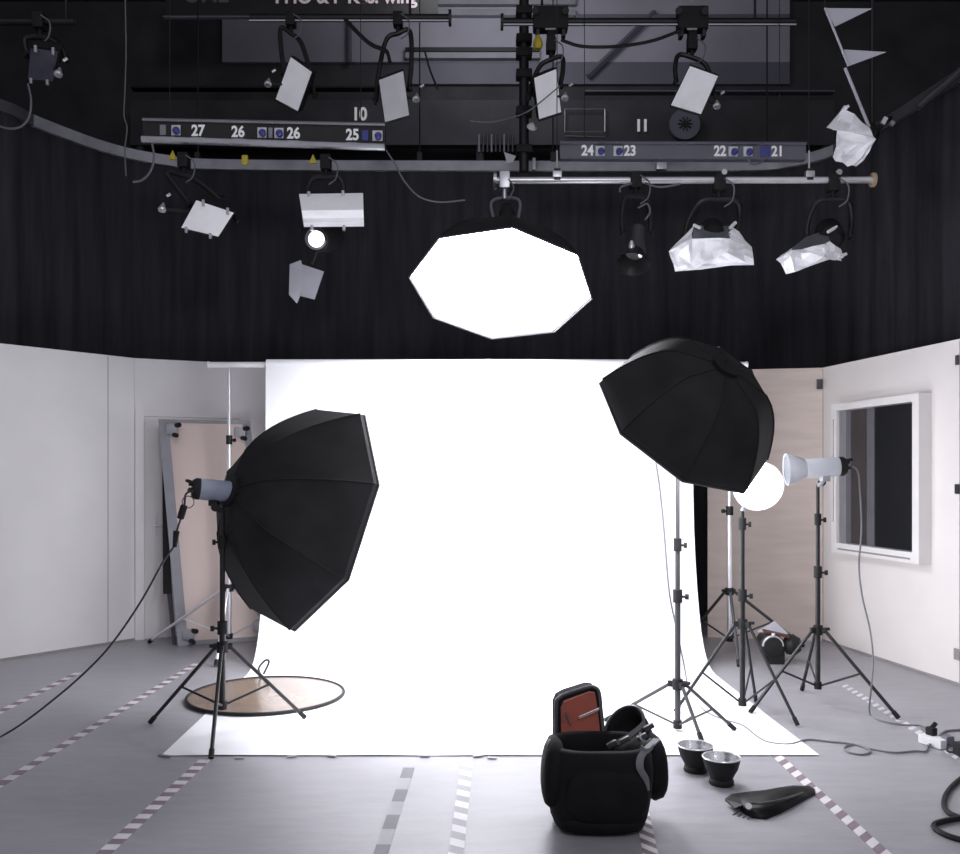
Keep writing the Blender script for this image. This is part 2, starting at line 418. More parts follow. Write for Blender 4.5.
# upper wall: grey boards, ledges, fascia with the numerals 10 and 11
FY = 11.55
def farbox(name, x0, y0, x1, y1, Y, m, th=.05, label=None, parent=None):
    a, b = P(x0, y1, Y), P(x1, y0, Y)
    mb = MB().box(((a.x + b.x) / 2, Y + th / 2, (a.z + b.z) / 2), (b.x - a.x, th, b.z - a.z), bevel=.004, seg=1)
    return mb
struct(farbox('', 222, -20, 790, 62, FY, 0).build('trim_1', M['grey_wall']), 'grey boarding high on the far wall')
struct(farbox('', 412, 62, 790, 84, FY, 0).build('trim_2', M['mid_grey']), 'darker grey boarding below the upper boarding')  # darker band painted in for the fade into shadow
for i, (x0, y0, x1, y1, m) in enumerate(((405, -3, 576, 4, 'ledge'), (405, 9, 576, 15, 'ledge'), (405, 52, 540, 58, 'ledge'), (405, 47, 540, 51.5, 'black'), (576, 14, 790, 18, 'mid_grey'), (348, 18, 351, 62, 'mid_grey'))):
    struct(farbox('', x0, y0, x1, y1, FY - .08, 0, .07).build('trim_%d' % (3 + i), M[m]), 'horizontal ledge on the far wall' if i < 5 else 'upright strip on the far wall')
a, b = P(655, 12, FY - .06), P(588, 76, FY - .06)
struct(MB().tube([a, b], .04, n=4).build('trim_9', M['mid_grey']), 'slanting strut on the far wall')
fas = thing('balcony_front', P(480, 142, 11.0), 'black balcony front with white numerals 10 and 11', 'balcony')
farbox('', 130, 100, 835, 145, 11.0, 0, .12).build('front_panel', M['black_wall'], fas)
farbox('', 130, 86, 410, 88, 10.95, 0, .12).build('top_bar', M['black'], fas)
farbox('', 585, 90, 835, 91.5, 10.95, 0, .12).build('top_bar', M['mid_grey'], fas)
for q in range(9): farbox('', 478 + q * 4.2, 134, 480 + q * 4.2, 152, 10.96, 0, .03).build('vent_slat', M['mid_grey'] if q % 3 == 0 else M['black'], fas)
text('numeral', '10', P(359.5, 114.5, 10.98), .15, M['num'], fas, bold=.008, wx=.85)
text('numeral', '11', P(642, 126, 10.98), .135, M['num'], fas, bold=.010, wx=.85)
for px_ in (140, 480, 826): MB().cyl(P(px_, 143, 11.08), V((P(px_, 143, 11.08).x, 11.08, 0)), .05, n=10).build('post', M['black_wall'], fas)
# hatch outline, cable reel, ring on the balcony front
o = MB()
for q in (((565, 109), (605, 109)), ((605, 109), (605, 132)), ((605, 132), (565, 132)), ((565, 132), (565, 109)), ((565, 136), (605, 137))):
    o.tube([P(*q[0], 10.95), P(*q[1], 10.95)], .007, n=6)
tag(o.build('wire_frame', M['alu']), 'thin grey wire frame on the balcony front left of numeral 11', 'frame')
c = P(685, 124, 10.9)
t = thing('cable_reel', c, 'grey round reel with a spoked hub on the balcony front', 'reel')
MB().lathe([(.02, 0), (.185, 0), (.19, .03), (.185, .06)], c + V((0, .06, 0)), V((0, -1, 0)), 32).build('disc', M['mid_grey'], t)
mb = MB().lathe([(.03, 0), (.03, .02)], c + V((0, -.01, 0)), V((0, -1, 0)), 16)
for k in range(10):
    a = k * math.pi / 5; dv = V((math.cos(a), 0, math.sin(a)))
    mb.cyl(c + dv * .035 + V((0, -.005, 0)), c + dv * .085 + V((0, -.005, 0)), .009, n=6)
mb.build('hub', M['black'], t)
# the sign at the top edge
sg = thing('sign_board', P(300, 16, 9.9), 'dark hanging sign board with pink white lettering cut off by the top of the photo', 'sign')
a, b = P(165, 16.5, 9.9), P(438, -40, 9.9)
MB().box(((a.x + b.x) / 2, 9.92, (a.z + b.z) / 2), (b.x - a.x, .04, b.z - a.z), bevel=.006).build('board', M['sign'], sg)
MB().box((P(300, 17.5, 9.9).x, 9.90, P(300, 17.5, 9.9).z), (b.x - a.x, .05, .018)).build('lower_edge', M['mid_grey'], sg)
text('lettering', 'ONE', P(206, -4.5, 9.89), .165, M['num_grey'], sg, bold=.006)
text('lettering', 'PHO & P Kes. wing', P(346, -3, 9.89), .15, M['num_pink'], sg, bold=.006, wx=.92)
for x in (190, 420): MB().cyl(P(x, -30, 9.92), P(x, -140, 9.92), .008, n=6).build('hanger', M['black'], sg)

# -------------------------------------------------------- pipes + socket bars
def hang(mb, p, top=7.6, r=.006): return mb.cyl(p, V((p.x, p.y, top)), r, n=6)
# lower bright pipe
PY = 7.0
t = thing('lighting_pipe', P(685, 180, PY), 'bright steel lighting pipe with flat end caps above the right softbox', 'pipe')
pa, pb = P(495, 180.5, PY), P(873, 180, PY)
MB().cyl(pa, pb, .026, n=16).build('tube', M['chrome'], t)
MB().cyl(pa - V((.012, 0, 0)), pa + V((.012, 0, 0)), .066, n=16).cyl(pa + V((.04, 0, 0)), pa + V((.055, 0, 0)), .035, n=16).build('end_cap', M['alu'], t)
MB().cyl(pb - V((.012, 0, 0)), pb + V((.012, 0, 0)), .055, n=16).build('end_cap', M['orange'], t)
for x in (557, 809):
    p = P(x, 179, PY); hang(MB().box(p + V((0, 0, .03)), (.05, .06, .09), bevel=.006), p + V((0, 0, .05)), top=7.6, r=.004).build('hanger', M['alu'] if False else M['black'], t)
    MB().box(p + V((0, -.01, .03)), (.07, .05, .05), bevel=.008).cyl(p + V((0, 0, .05)), p + V((0, 0, .22)), .008).build('hanger_clamp', M['alu'], t)
for x in (723.5, 838): MB().cyl(P(x, 173, PY), P(x, 173, PY) + V((0, -.03, 0)), .022, n=14).build('stud', M['alu'], t)
# upper black pipes
UY = 8.0
def black_pipe(x0, x1, y, label, Y=UY, caps=(True, True), m='black'):
    t = thing('lighting_pipe', P((x0 + x1) / 2, y, Y), label, 'pipe')
    a, b = P(x0, y, Y), P(x1, y, Y)
    MB().cyl(a, b, .034, n=14).build('tube', M[m], t)
    MB().box((a + b) / 2 + V((0, -.03, -.038)), ((b - a).length, .012, .012)).build('lower_strip', M['alu'], t)
    for c, p in zip(caps, (a, b)):
        if c: MB().cyl(p - V((.012, 0, 0)), p + V((.012, 0, 0)), .07, n=16).build('end_cap', M['black'], t)
    for x in (x0 + 40, x1 - 40):
        MB().cyl(P(x, y, Y), V((P(x, y, Y).x, Y, 7.6)), .012, n=8).build('hanger', M['black'], t)
    return t
black_pipe(250, 450, 18, 'black lighting pipe at the top left under the sign board', caps=(False, True))
black_pipe(502, 795, 22, 'black lighting pipe at the top right holding two trolleys', caps=(True, False))

def socket_bar(x0, x1, yt0, yb0, yt1, yb1, Y, m, label, nums, plates, strip=True, group=None):
    t = thing('socket_bar', P((x0 + x1) / 2, (yb0 + yb1) / 2, Y), label, 'socket bar')
    q = [P(x0, yt0, Y), P(x1, yt1, Y), P(x1, yb1, Y), P(x0, yb0, Y)]
    MB().prism(q, V((0, .08, 0))).build('trough', m, t)
    MB().tube([q[0] + V((0, -.01, 0)), q[1] + V((0, -.01, 0))], .014, n=6).build('upper_edge', M['alu'] if strip else M['mid_grey'], t)
    if strip: MB().tube([q[3] + V((0, -.02, -.01)), q[2] + V((0, -.02, -.01))], .03, n=10).build('lower_tube', M['alu'], t)
    for s, x in nums:
        f = (x - x0) / (x1 - x0); ym = ((yt0 + yb0) * (1 - f) + (yt1 + yb1) * f) / 2
        text('numeral', s, P(x, ym, Y - .004), .088, M['num'], t, bold=.004, wx=.86)
    for x, mm, w in plates:
        f = (x - x0) / (x1 - x0); ym = ((yt0 + yb0) * (1 - f) + (yt1 + yb1) * f) / 2
        pl = MB().box(P(x, ym, Y - .006), (w / F * Y, .012, .085), bevel=.004).build('socket_plate', M[mm], t)
        if mm == 'white_plastic':
            c = P(x + 1, ym + 1.5, Y - .014)
            MB().lathe([(.026, 0), (.03, .03), (.02, .045)], c, V((0, -1, .2)), 14).build('plug', M['blue'], pl)
    for x in (x0 + 25, x1 - 25):
        f = (x - x0) / (x1 - x0); p = P(x, yt0 * (1 - f) + yt1 * f, Y)
        MB().cyl(p + V((0, .04, -.02)), V((p.x, Y + .04, 7.6)), .0035, n=6).build('hanger', M['black'], t)
    return t
BY = 7.4
socket_bar(143, 385, 120, 139, 125, 147, BY, M['sign'], 'dark hanging socket bar numbered 27 to 25 with a bright lower tube',
           (('27', 198), ('26', 238), ('26', 293.5), ('25', 352.5)),
           ((163, 'ledge', 6), (176, 'white_plastic', 9), (262, 'white_plastic', 9), (270.5, 'ledge', 4), (279, 'white_plastic', 9), (365, 'blue', 6), (377.5, 'white_plastic', 10)))
SY = 7.9
socket_bar(560, 806, 143, 158.5, 144, 159.5, SY, M['mid_grey'], 'grey hanging socket bar numbered 24 to 21 with blue plugs', (('24', 587.5), ('23', 630), ('22', 720), ('21', 777.5)),
           ((600, 'white_plastic', 9), (618, 'white_plastic', 9), (733, 'white_plastic', 9), (748, 'white_plastic', 9), (765, 'blue', 10)), strip=False)
# the vertical black mast behind the middle lamps
t = thing('black_mast', P(525, 170, 8.4), 'black upright mast with clamps behind the softbox hung from the pipe', 'mast')
MB().cyl(P(524, 172, 8.4), V((P(524, 172, 8.4).x, 8.4, 7.6)), .045, n=12).build('tube', M['black'], t)
for y in (12, 40, 54, 75, 112, 150): MB().box(P(524, y, 8.4), (.15, .13, .075), bevel=.015).build('clamp', M['black_matte'], t)
MB().lathe([(.05, 0), (.012, .045)], P(532, 127, 8.25), V((.2, -1, .6)), 12).build('white_tag', M['white_plastic'], t)
MB().poly([P(504, 152, 8.3), P(516, 156, 8.3), P(513, 162, 8.25), P(507, 163, 8.3)]).build('grey_tag', M['flag'], t)

# ------------------------------------------------------------ hanging lamps
def yoke_and_clamp(t, clamp, c, halfw, m='black', pipe_r=.03, side=V((1, 0, 0)), loop=True):
    """clamp (point on the pipe), c: centre of the lamp body"""
    clamp = V(clamp); c = V(c)
    MB().box(clamp, (.085, .10, .12), bevel=.012).cyl(clamp, clamp + V((0, 0, -.13)), .02, n=10).build('clamp', M['black_matte'], t)
    top = clamp + V((0, 0, -.12)); s = side.normalized() * halfw
    yk = MB().tube([c + s, c + s + (top - c) * .45, top + s * .72 - V((0, 0, .02)), top, top - s * .72 - V((0, 0, .02)), c - s + (top - c) * .45, c - s], .021, n=8, smooth=6).build('yoke', M[m], t)
    for sg_ in (-1, 1): MB().cyl(c + s * sg_, c + s * sg_ * 1.15, .03, n=12).build('pivot', M['black_matte'], yk)
    if loop:
        MB().tube([clamp + V((.03, -.05, .03)), clamp + V((.10, -.05, -.03)), clamp + V((.09, -.05, -.14)), clamp + V((.03, -.04, -.19))], .006, n=6, smooth=6).build('safety_cable', M['grey_cable'], t)

def flood(label, quad, Y, clamp, m='white_sheet', knob=None, dep=.2, tilt=.1, group=None, side=None, tabs=False, stem=None):
    """floodlight: quad = TL,TR,BR,BL pixel corners of its front sheet"""
    pts = [P(x, y, Y + dy) for (x, y), dy in zip(quad, (-tilt, -tilt, tilt, tilt))]
    c = sum(pts, V((0, 0, 0))) / 4
    n = (pts[1] - pts[0]).cross(pts[3] - pts[0]).normalized()
    if n.y > 0: n = -n                         # towards the camera
    t = thing('studio_lamp', c + V((0, 0, -.2)), label, 'lamp', group)
    grow = [c + (p - c) * 1.06 for p in pts]
    back = [c + (p - c) * .55 - n * dep for p in pts]
    mid = [c + (p - c) * 1.0 - n * dep * .45 for p in pts]
    h = MB().loft([[p - n * .006 for p in grow], mid, back]).build('housing', M['black_matte'], t)
    sh = MB(); K = 6; vs = []
    for i in range(K + 1):
        for j in range(K + 1):
            u, v = i / K, j / K
            p = (pts[0] * (1 - u) + pts[1] * u) * (1 - v) + (pts[3] * (1 - u) + pts[2] * u) * v
            vs.append(p + n * (.004 + .012 * math.sin(math.pi * u) * math.sin(math.pi * v)))
    fs = [[i * (K + 1) + j, (i + 1) * (K + 1) + j, (i + 1) * (K + 1) + j + 1, i * (K + 1) + j + 1] for i in range(K) for j in range(K)]
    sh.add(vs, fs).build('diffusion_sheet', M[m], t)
    # open frame along the lower edge
    MB().tube([grow[3] + n * .004, grow[2] + n * .004], .010, n=6).build('front_frame', M['black'], t)
    if tabs:
        for k in (0, 2):
            for f in (.2, .85):
                p = pts[k] * (1 - f) + pts[(k + 1) % 4] * f
                MB().box(p + n * .012, (.022, .02, .055), bevel=.004).build('clip', M['alu'], t)
    if stem:
        MB().box(V(clamp) + V((0, 0, .085)), (.075, .08, .15), bevel=.01).build('stem_block', M['black_matte'], t)
    # rear lamp cap behind the box
    MB().lathe([(.02, .0), (.075, .01), (.095, .06), (.095, .12)], c - n * (dep + .07), n, 18).build('rear_cap', M['black'], t)
    s = side or (pts[1] - pts[0])
    yoke_and_clamp(t, clamp, c - n * dep * .5, (pts[1] - pts[0]).length * .5 + .045, side=s)
    if knob:
        kp = P(knob[0], knob[1], Y)
        MB().cyl(kp, c - n * dep * .4, .012, n=8).build('pan_arm', M['black'], t)
        k_ = MB().lathe([(.006, 0), (.014, .02), (.034, .06), (.03, .075)], kp + V((0, 0, .05)), V((-.1, -.3, -1)), 14).build('cup_knob', M['chrome'], t)
        MB().cyl(kp + V((.03, -.01, .10)), kp + V((.06, -.01, .12)), .012, n=8).build('stem', M['chrome'], k_)
    return t
LY = 7.85
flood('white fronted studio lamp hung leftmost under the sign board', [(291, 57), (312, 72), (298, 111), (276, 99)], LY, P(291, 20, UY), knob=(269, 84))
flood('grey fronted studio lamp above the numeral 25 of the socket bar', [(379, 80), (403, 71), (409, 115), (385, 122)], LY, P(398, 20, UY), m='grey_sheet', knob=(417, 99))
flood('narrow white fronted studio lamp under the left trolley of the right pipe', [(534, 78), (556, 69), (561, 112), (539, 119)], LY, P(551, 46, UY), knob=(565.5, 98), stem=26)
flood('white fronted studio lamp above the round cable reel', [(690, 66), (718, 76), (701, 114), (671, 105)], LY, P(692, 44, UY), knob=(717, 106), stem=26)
for x, lab in ((550.5, 'black pipe trolley above the narrow white fronted lamp'), (692, 'black pipe trolley above the lamp by the cable reel')):
    t = thing('pipe_trolley', P(x, 34, UY), lab, 'trolley')
    w = .31 if x < 600 else .27
    MB().box(P(x, 20, UY - .0), (w, .13, .20), bevel=.02).build('case', M['black_matte'], t)
    for s in (-1, 1):
        MB().cyl(P(x, 14, UY - .07) + V((s * w * .43, 0, .03)), P(x, 14, UY - .10) + V((s * w * .43, 0, .03)), .03, n=14).build('roller', M['black'], t)
        MB().box(P(x, 31, UY) + V((s * w * .37, 0, 0)), (.035, .09, .13), bevel=.008).build('side_plate', M['black'], t)
    MB().box(P(x, 29, UY - .075), (.09, .01, .014)).build('name_plate', M['ledge'], t)
tag(MB().lathe([(.03, 0), (.045, .03), (.04, .07), (.015, .12)], P(538, 49, UY - .05), V((0, 0, 1)), 12).build('weight_tag', M['yellow']), 'small yellow tag hanging left of the narrow lamp', 'tag')

# lamp with taped white paper (left) ------------------------------------------------
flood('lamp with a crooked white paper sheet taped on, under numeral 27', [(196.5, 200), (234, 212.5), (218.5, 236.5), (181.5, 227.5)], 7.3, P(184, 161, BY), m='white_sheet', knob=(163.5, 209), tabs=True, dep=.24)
# round-lens spot with open foil flaps
def spot_open():
    Y = 7.3; c = P(322, 232, Y + .15)
    t = thing('studio_lamp', P(318, 250, Y), 'spot lamp with a small bright round lens between two white flaps', 'lamp')
    MB().lathe([(.05, -.02), (.10, .0), (.12, .12), (.11, .3), (.06, .36)], P(317, 240, Y + .02), V((.25, .9, .35)), 24).build('housing', M['black_matte'], t)
    q = P(316.3, 239, Y - .012)
    MB().lathe([(.085, 0), (.09, .02), (.066, .03)], P(316.5, 239, Y + .02), V((-.05, -1, -.1)), 24, cap1=False).build('lens_ring', M['foil_dark'], t)
    MB().lathe([(.0665, 0), (.06, .012), (.04, .02), (.001, .023)], q, V((-.05, -1, -.1)), 24).build('lens', M['lens_glow'], t)
    # upper flap: rolled sheet
    top = [(299, 194), (363, 193)]; bot = [(304, 227), (364, 226.5)]
    prof = [(0, 0), (.1, -.05), (.3, -.11), (.5, -.14), (.66, -.10), (.72, -.05), (.74, .02), (.86, .03), (1, .0)]
    vs = []
    for f, dy in prof:
        for k in range(5):
            u = k / 4
            x = (top[0][0] * (1 - f) + bot[0][0] * f) * (1 - u) + (top[1][0] * (1 - f) + bot[1][0] * f) * u
            y = (top[0][1] * (1 - f) + bot[0][1] * f) * (1 - u) + (top[1][1] * (1 - f) + bot[1][1] * f) * u
            vs.append(P(x, y, Y - .05 + dy))
    fs = [[i * 5 + k, i * 5 + k + 1, (i + 1) * 5 + k + 1, (i + 1) * 5 + k] for i in range(len(prof) - 1) for k in range(4)]
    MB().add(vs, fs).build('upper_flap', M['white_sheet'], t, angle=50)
    for x, y in ((309, 194.5), (343, 193.5), (312, 228), (344, 228)): MB().box(P(x, y, Y - .08), (.022, .03, .045), bevel=.004).build('clip', M['alu'], t)
    pts = [(289.7, 264.3), (301, 260), (302, 264.3), (324, 271.6), (314.6, 299.5), (300.3, 296), (297, 303.6), (288.9, 294.6)]
    dy = [.0, .05, .02, -.05, -.08, -.02, .02, .0]
    pp = [P(x, y, Y + d) for (x, y), d in zip(pts, dy)]
    cc = P(304, 280, Y - .08)
    mb = MB()
    mb.add(pp + [cc], [[i, (i + 1) % 8, 8] for i in range(8)])
    mb.build('lower_flap', M['flag'], t, angle=60)
    MB().tube([P(318, 250, Y + .03), P(312, 264, Y + .03)], .012).build('flap_arm', M['black'], t)
    MB().tube([P(328, 228, Y + .08), P(330, 216, Y + .1)], .012).build('flap_arm', M['black'], t)
    yoke_and_clamp(t, P(326, 163, BY), P(322, 228, Y + .2), .17)
spot_open()

# small dark spot right of the lit softbox
def small_spot():
    Y = 6.95
    t = thing('studio_lamp', P(634, 268, Y), 'small dark spot lamp with a round hood right of the hanging lit softbox', 'lamp')
    MB().lathe([(.03, 0), (.055, .02), (.06, .14), (.075, .22), (.075, .26)], P(638, 226, Y + .06), V((-.12, -.35, -1)), 20).build('housing', M['binding'], t)
    hd = MB().lathe([(.075, 0), (.13, .12), (.132, .125), (.078, .005)], P(634, 252, Y - .02), V((-.15, -.4, -.8)), 24, cap0=True, cap1=False).build('hood', M['black'], t)
    MB().lathe([(.02, 0), (.026, .03), (.012, .07)], P(631.5, 250, Y - .10), V((0, 0, 1)), 10).build('latch', M['chrome'], t)
    MB().cyl(P(640, 256, Y - .09), P(643, 252, Y - .06), .015).build('latch', M['alu'], t)
    yoke_and_clamp(t, P(635.5, 181, PY), P(637, 232, Y + .05), .11)
    MB().tube([P(638, 208, Y), P(647, 204, Y), P(650, 212, Y), P(645, 220, Y)], .008, n=6, smooth=6).build('supply_cable', M['grey_cable'], t)
    MB().tube([P(632, 183, Y - .05), P(621, 187, Y - .05), P(620, 192, Y - .05)], .008, n=6, smooth=6).build('supply_cable', M['grey_cable'], t)
small_spot()

def foil_lamp(label, pts, faces, Y, clamp, back_c, tabs=(), halfw=.2, dark=(), bodyr=.1, back_dir=V((.1, .8, .6))):
    pp = [P(x, y, Y + d) for x, y, d in pts]
    c = sum(pp, V((0, 0, 0))) / len(pp)
    t = thing('studio_lamp', c + V((0, 0, -.15)), label, 'lamp')
    bm = bmesh.new(); bv = [bm.verts.new(p) for p in pp]
    for f in faces:
        if f not in dark: bm.faces.new([bv[i] for i in f])
    bmesh.ops.triangulate(bm, faces=bm.faces)
    bmesh.ops.subdivide_edges(bm, edges=bm.edges, cuts=2, use_grid_fill=True)
    keep = {tuple(round(x, 5) for x in p) for p in pp}
    for v in bm.verts:
        if tuple(round(x, 5) for x in v.co) not in keep: v.co += V((random.uniform(-.010, .010), random.uniform(-.035, .035), random.uniform(-.007, .007)))
    bm.verts.index_update()
    mb = MB(); mb.add([v.co.copy() for v in bm.verts], [[v.index for v in f.verts] for f in bm.faces]); bm.free()
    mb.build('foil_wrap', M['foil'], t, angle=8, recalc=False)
    if dark: MB().add([pp[i] for i in dark[0]], [list(range(len(dark[0])))]).build('lens_sheet', M['foil_dark'], t, angle=8, recalc=False)
    bc = V(back_c)
    MB().lathe([(bodyr * .6, -.05), (bodyr, 0), (bodyr, .16), (bodyr * .7, .22)], bc, back_dir, 20).build('housing', M['black_matte'], t)
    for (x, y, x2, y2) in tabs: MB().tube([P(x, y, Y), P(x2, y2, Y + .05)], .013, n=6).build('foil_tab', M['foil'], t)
    if clamp is not None: yoke_and_clamp(t, clamp, bc + V((0, .08, .03)), halfw)
    return t
foil_lamp('large foil wrapped lamp hung below the right pipe, straight and symmetrical',
    [(668.7, 251.3, .0), (694.4, 225, .12), (731, 226, .12), (751.7, 246.8, .0), (754, 265, -.02), (675, 271.5, -.02),
     (692, 238.7, -.10), (730, 238.7, -.10), (694.4, 268.5, -.06), (726.5, 252.5, -.15), (683, 258, -.05), (711, 243, -.10), (730, 231, .0), (712, 262, -.05)],
    [[0, 1, 6], [0, 6, 10], [0, 10, 5], [10, 8, 5], [10, 6, 8], [6, 11, 8], [11, 9, 8], [6, 7, 9, 11], [8, 9, 13], [8, 13, 4, 5], [13, 9, 3, 4], [9, 7, 3], [7, 12, 3], [12, 2, 3], [1, 2, 7, 6]],
    6.95, P(719, 184, PY), P(713, 238, 7.02), tabs=((700, 228, 694, 225), (730, 228, 735.5, 222.5)), dark=([1, 2, 7, 6],), halfw=.2)
foil_lamp('smaller foil wrapped lamp hung askew rightmost below the right pipe',
    [(776, 259.4, .0), (791.8, 248, .08), (806.7, 236.5, .12), (827, 230, .12), (829.6, 241, -.02), (829.6, 259.4, -.05), (843, 254.8, .05), (798.6, 270.8, -.08), (786, 274.3, -.02), (792, 250, -.08), (824, 244, -.12), (842, 261, .02), (820, 256, -.14)],
    [[0, 1, 9], [0, 9, 8], [9, 7, 8], [9, 10, 12, 7], [12, 5, 7], [10, 4, 5, 12], [1, 2, 3, 4, 10, 9], [4, 6, 5], [5, 6, 11]],
    6.95, P(833, 184, PY), P(832, 238, 7.05), tabs=((828, 232, 836.5, 226.8), (838, 257, 846, 254)), dark=([1, 2, 3, 4, 10, 9],), halfw=.17)
t = foil_lamp('crumpled white foil lamp at the far upper right where the thin pole ends',
    [(844, 105.5, .08), (826.4, 127.6, .0), (845.3, 109.7, -.02), (837, 130.7, -.12), (869.6, 127.6, .0), (876, 139, -.05), (832.7, 157, -.05), (847.5, 166.6, .0), (856, 166.6, .05), (864, 160, .08), (845, 150, .02), (850, 107, .08)],
    [[0, 1, 2], [0, 2, 11], [2, 4, 5, 3], [3, 5, 10], [3, 10, 6], [10, 5, 7, 6], [5, 9, 8, 7], [1, 3, 2]],
    6.9, None, P(862, 136, 7.0), bodyr=.09, back_dir=V((.5, .6, .3)))
MB().tube([P(874, 134, 6.95), P(884, 122, 7.2), P(890, 118, 7.4)], .02, n=8).build('arm', M['black'], t)
MB().box(P(884, 121, 7.1), (.035, .03, .06), rot=Matrix.Rotation(.5, 3, 'Y'), bevel=.006).build('latch', M['white_plastic'], t)
MB().box(P(892, 123.5, 7.1), (.035, .03, .035), rot=Matrix.Rotation(.5, 3, 'Y'), bevel=.006).build('latch', M['ledge'], t)
MB().tube([P(872, 131, 7.1), P(872, 60, 7.25), V((P(872, 60, 7.25).x, 7.25, 7.6))], .02, n=8).build('drop_arm', M['black'], t)

# poles with pale flaps, glowing faintly for barn door edges catching light (upper right)
t = thing('pennant_pole', P(848, 66, 6.9), 'thin slanting pole with two pale triangular pennants at the upper right', 'pole')
MB().cyl(P(825, 8, 6.9), P(848.5, 66, 6.9), .009, n=8).build('pole', M['flag'], t)
MB().prism([P(825, 8, 6.9), P(872, 8.5, 6.85), P(835, 26.5, 6.9)], V((0, .006, 0))).build('pennant', M['flag'], t)
MB().prism([P(844, 49.5, 6.9), P(886.5, 52, 6.85), P(848.5, 66, 6.9)], V((0, .006, 0))).build('pennant', M['flag'], t)
MB().cyl(P(825, 8, 6.9), V((P(825, 8, 6.9).x, 6.9, 7.6)), .005, n=6).build('hanger', M['black'], t)
tag(MB().cyl(P(845, 68, 6.92), P(869.5, 128, 6.95), .012, n=8).build('operating_pole', M['flag']), 'thin pale pole slanting down into the crumpled foil lamp', 'pole')

# far-left unlit lamp
flood('unlit blue grey lamp at the far upper left corner', [(31, 47.5), (58, 51), (53, 81), (28, 79)], 7.0, P(40, 22, 7.05), m='dim_sheet', knob=(60, 74), tabs=True, tilt=.12)
t = thing('lighting_pipe', P(20, 22, 7.05), 'short black pipe carrying the unlit lamp at the far upper left', 'pipe')
MB().cyl(P(-60, 22, 7.05), P(75, 22, 7.05), .026, n=12).build('tube', M['black'], t)
MB().cyl(P(66, 22, 7.05), V((P(66, 22, 7.05).x, 7.05, 7.6)), .01, n=8).build('hanger', M['black'], t)
tag(MB().tube([P(-10, 121, 6.9), P(5, 128, 6.9), P(20, 127, 6.9), P(29, 117, 6.9), P(31, 100, 6.9), P(28, 84, 6.95)], .008, n=6, smooth=8).build('hanging_cable', M['grey_cable']), 'grey cable looping under the unlit far left lamp', 'cable')

# hanging cables
def hcable(pts, Y, r, m, label, smooth=8):
    return tag(MB().tube([P(p[0], p[1], Y + (p[2] if len(p) > 2 else 0)) for p in pts], r, n=6, smooth=smooth).build('hanging_cable', M[m]), label, 'cable')
hcable([(125, -10), (126, 50), (125, 88), (124, 115), (127, 128), (125, 150), (126, 176)], 7.6, .006, 'grey_cable', 'thin grey cable hanging straight down left of the socket bar numbered 27')
hcable([(152, 143), (154, 158), (150, 172), (142, 180), (133, 182)], 7.3, .009, 'grey_cable', 'short pale cable tail hanging from the left end of the socket bar')
hcable([(386, 150), (395, 164), (405, 182), (420, 197), (440, 202), (465, 200)], 7.5, .007, 'grey_cable', 'grey cable sagging from the right end of socket bar 25 toward the lit softbox')
hcable([(345, 19), (358, 33), (372, 45), (386, 51), (390, 62)], 7.9, .018, 'black', 'thick black cable drooping from the left black pipe to the grey lamp')
hcable([(425, 52), (430, 70), (438, 90)], 7.9, .01, 'black', 'thin black cable hanging right of the grey lamp')
hcable([(561, 40), (580, 46), (605, 47), (630, 45), (655, 40), (682, 30)], 7.9, .014, 'black', 'black cable swagged between the two pipe trolleys')
hcable([(560, 86), (530, 110), (510, 118), (490, 122), (470, 121)], 7.75, .006, 'grey_cable', 'thin grey cable crossing in front of the narrow lamp')
hcable([(748, 159), (752, 164), (760, 163), (767, 156)], 7.78, .009, 'grey_cable', 'short grey cable loop between the blue plugs by numeral 21')
hcable([(645, 183), (660, 187), (680, 184)], 6.95, .008, 'grey_cable', 'pale cable sagging under the right pipe beside the small spot lamp')
for x, y, lab in ((172.5, 155, 'yellow triangular tag under numeral 27'), (313, 159, 'yellow triangular tag above the spot lamp')):
    tag(MB().prism([P(x - 4, y + 4, 7.32), P(x + 4, y + 4, 7.32), P(x, y - 5, 7.32)], V((0, .02, 0))).build('warning_tag', M['yellow']), lab, 'tag')
tag(MB().box(P(245, 160, 7.32), (.05, .03, .075), bevel=.01).build('hanging_tag', M['yellow']), 'pale yellow square tag under the left socket bar', 'tag')
tag(MB().tube([P(918, 108, 7.0), P(930, 97, 7.0), P(945, 85, 7.0), P(962, 70, 7.0)], .03, n=8, smooth=5).build('wrapped_pipe', M['binding']), 'dark wrapped pipe rising at the upper right edge', 'pipe')

# ------------------------------------------------------------- seamless paper
PX0, PX1 = -1.76, 1.75; RY = 7.43; RTOP = 2.41
t = thing('paper_backdrop', (0, RY, 0), 'wide white seamless paper sweep rolled down from the crossbar to the floor', 'backdrop')
prof = [(4.80, .004), (5.4, .004), (6.2, .004), (6.72, .006), (6.82, .014), (6.91, .036), (6.99, .08), (7.07, .155), (7.14, .26), (7.20, .40), (7.26, .58), (7.315, .80), (7.36, 1.06), (7.383, 1.35), (7.387, 1.8), (7.387, RTOP), (7.392, RTOP + .025), (7.41, RTOP + .042), (7.43, RTOP + .045)]
vs = []; K = 12
for i, (y, z) in enumerate(prof):
    for k in range(K + 1):
        u = k / K
        wob = .004 * math.sin(u * 23) if i == 0 else 0
        vs.append(V((PX0 + (PX1 - PX0) * u + .06 * max(0, 7.387 - y) / 2.6, y, z + abs(wob))))
fs = [[i * (K + 1) + k, i * (K + 1) + k + 1, (i + 1) * (K + 1) + k + 1, (i + 1) * (K + 1) + k] for i in range(len(prof) - 1) for k in range(K)]
MB().add(vs, fs).build('paper_sheet', M['paper'], t, angle=60)
MB().cyl((PX0, RY, RTOP), (PX1, RY, RTOP), .040, n=20).build('paper_roll', M['paper'], t)
t = thing('crossbar', (0, RY, RTOP), 'white crossbar tube across the two chrome backdrop stands', 'crossbar')
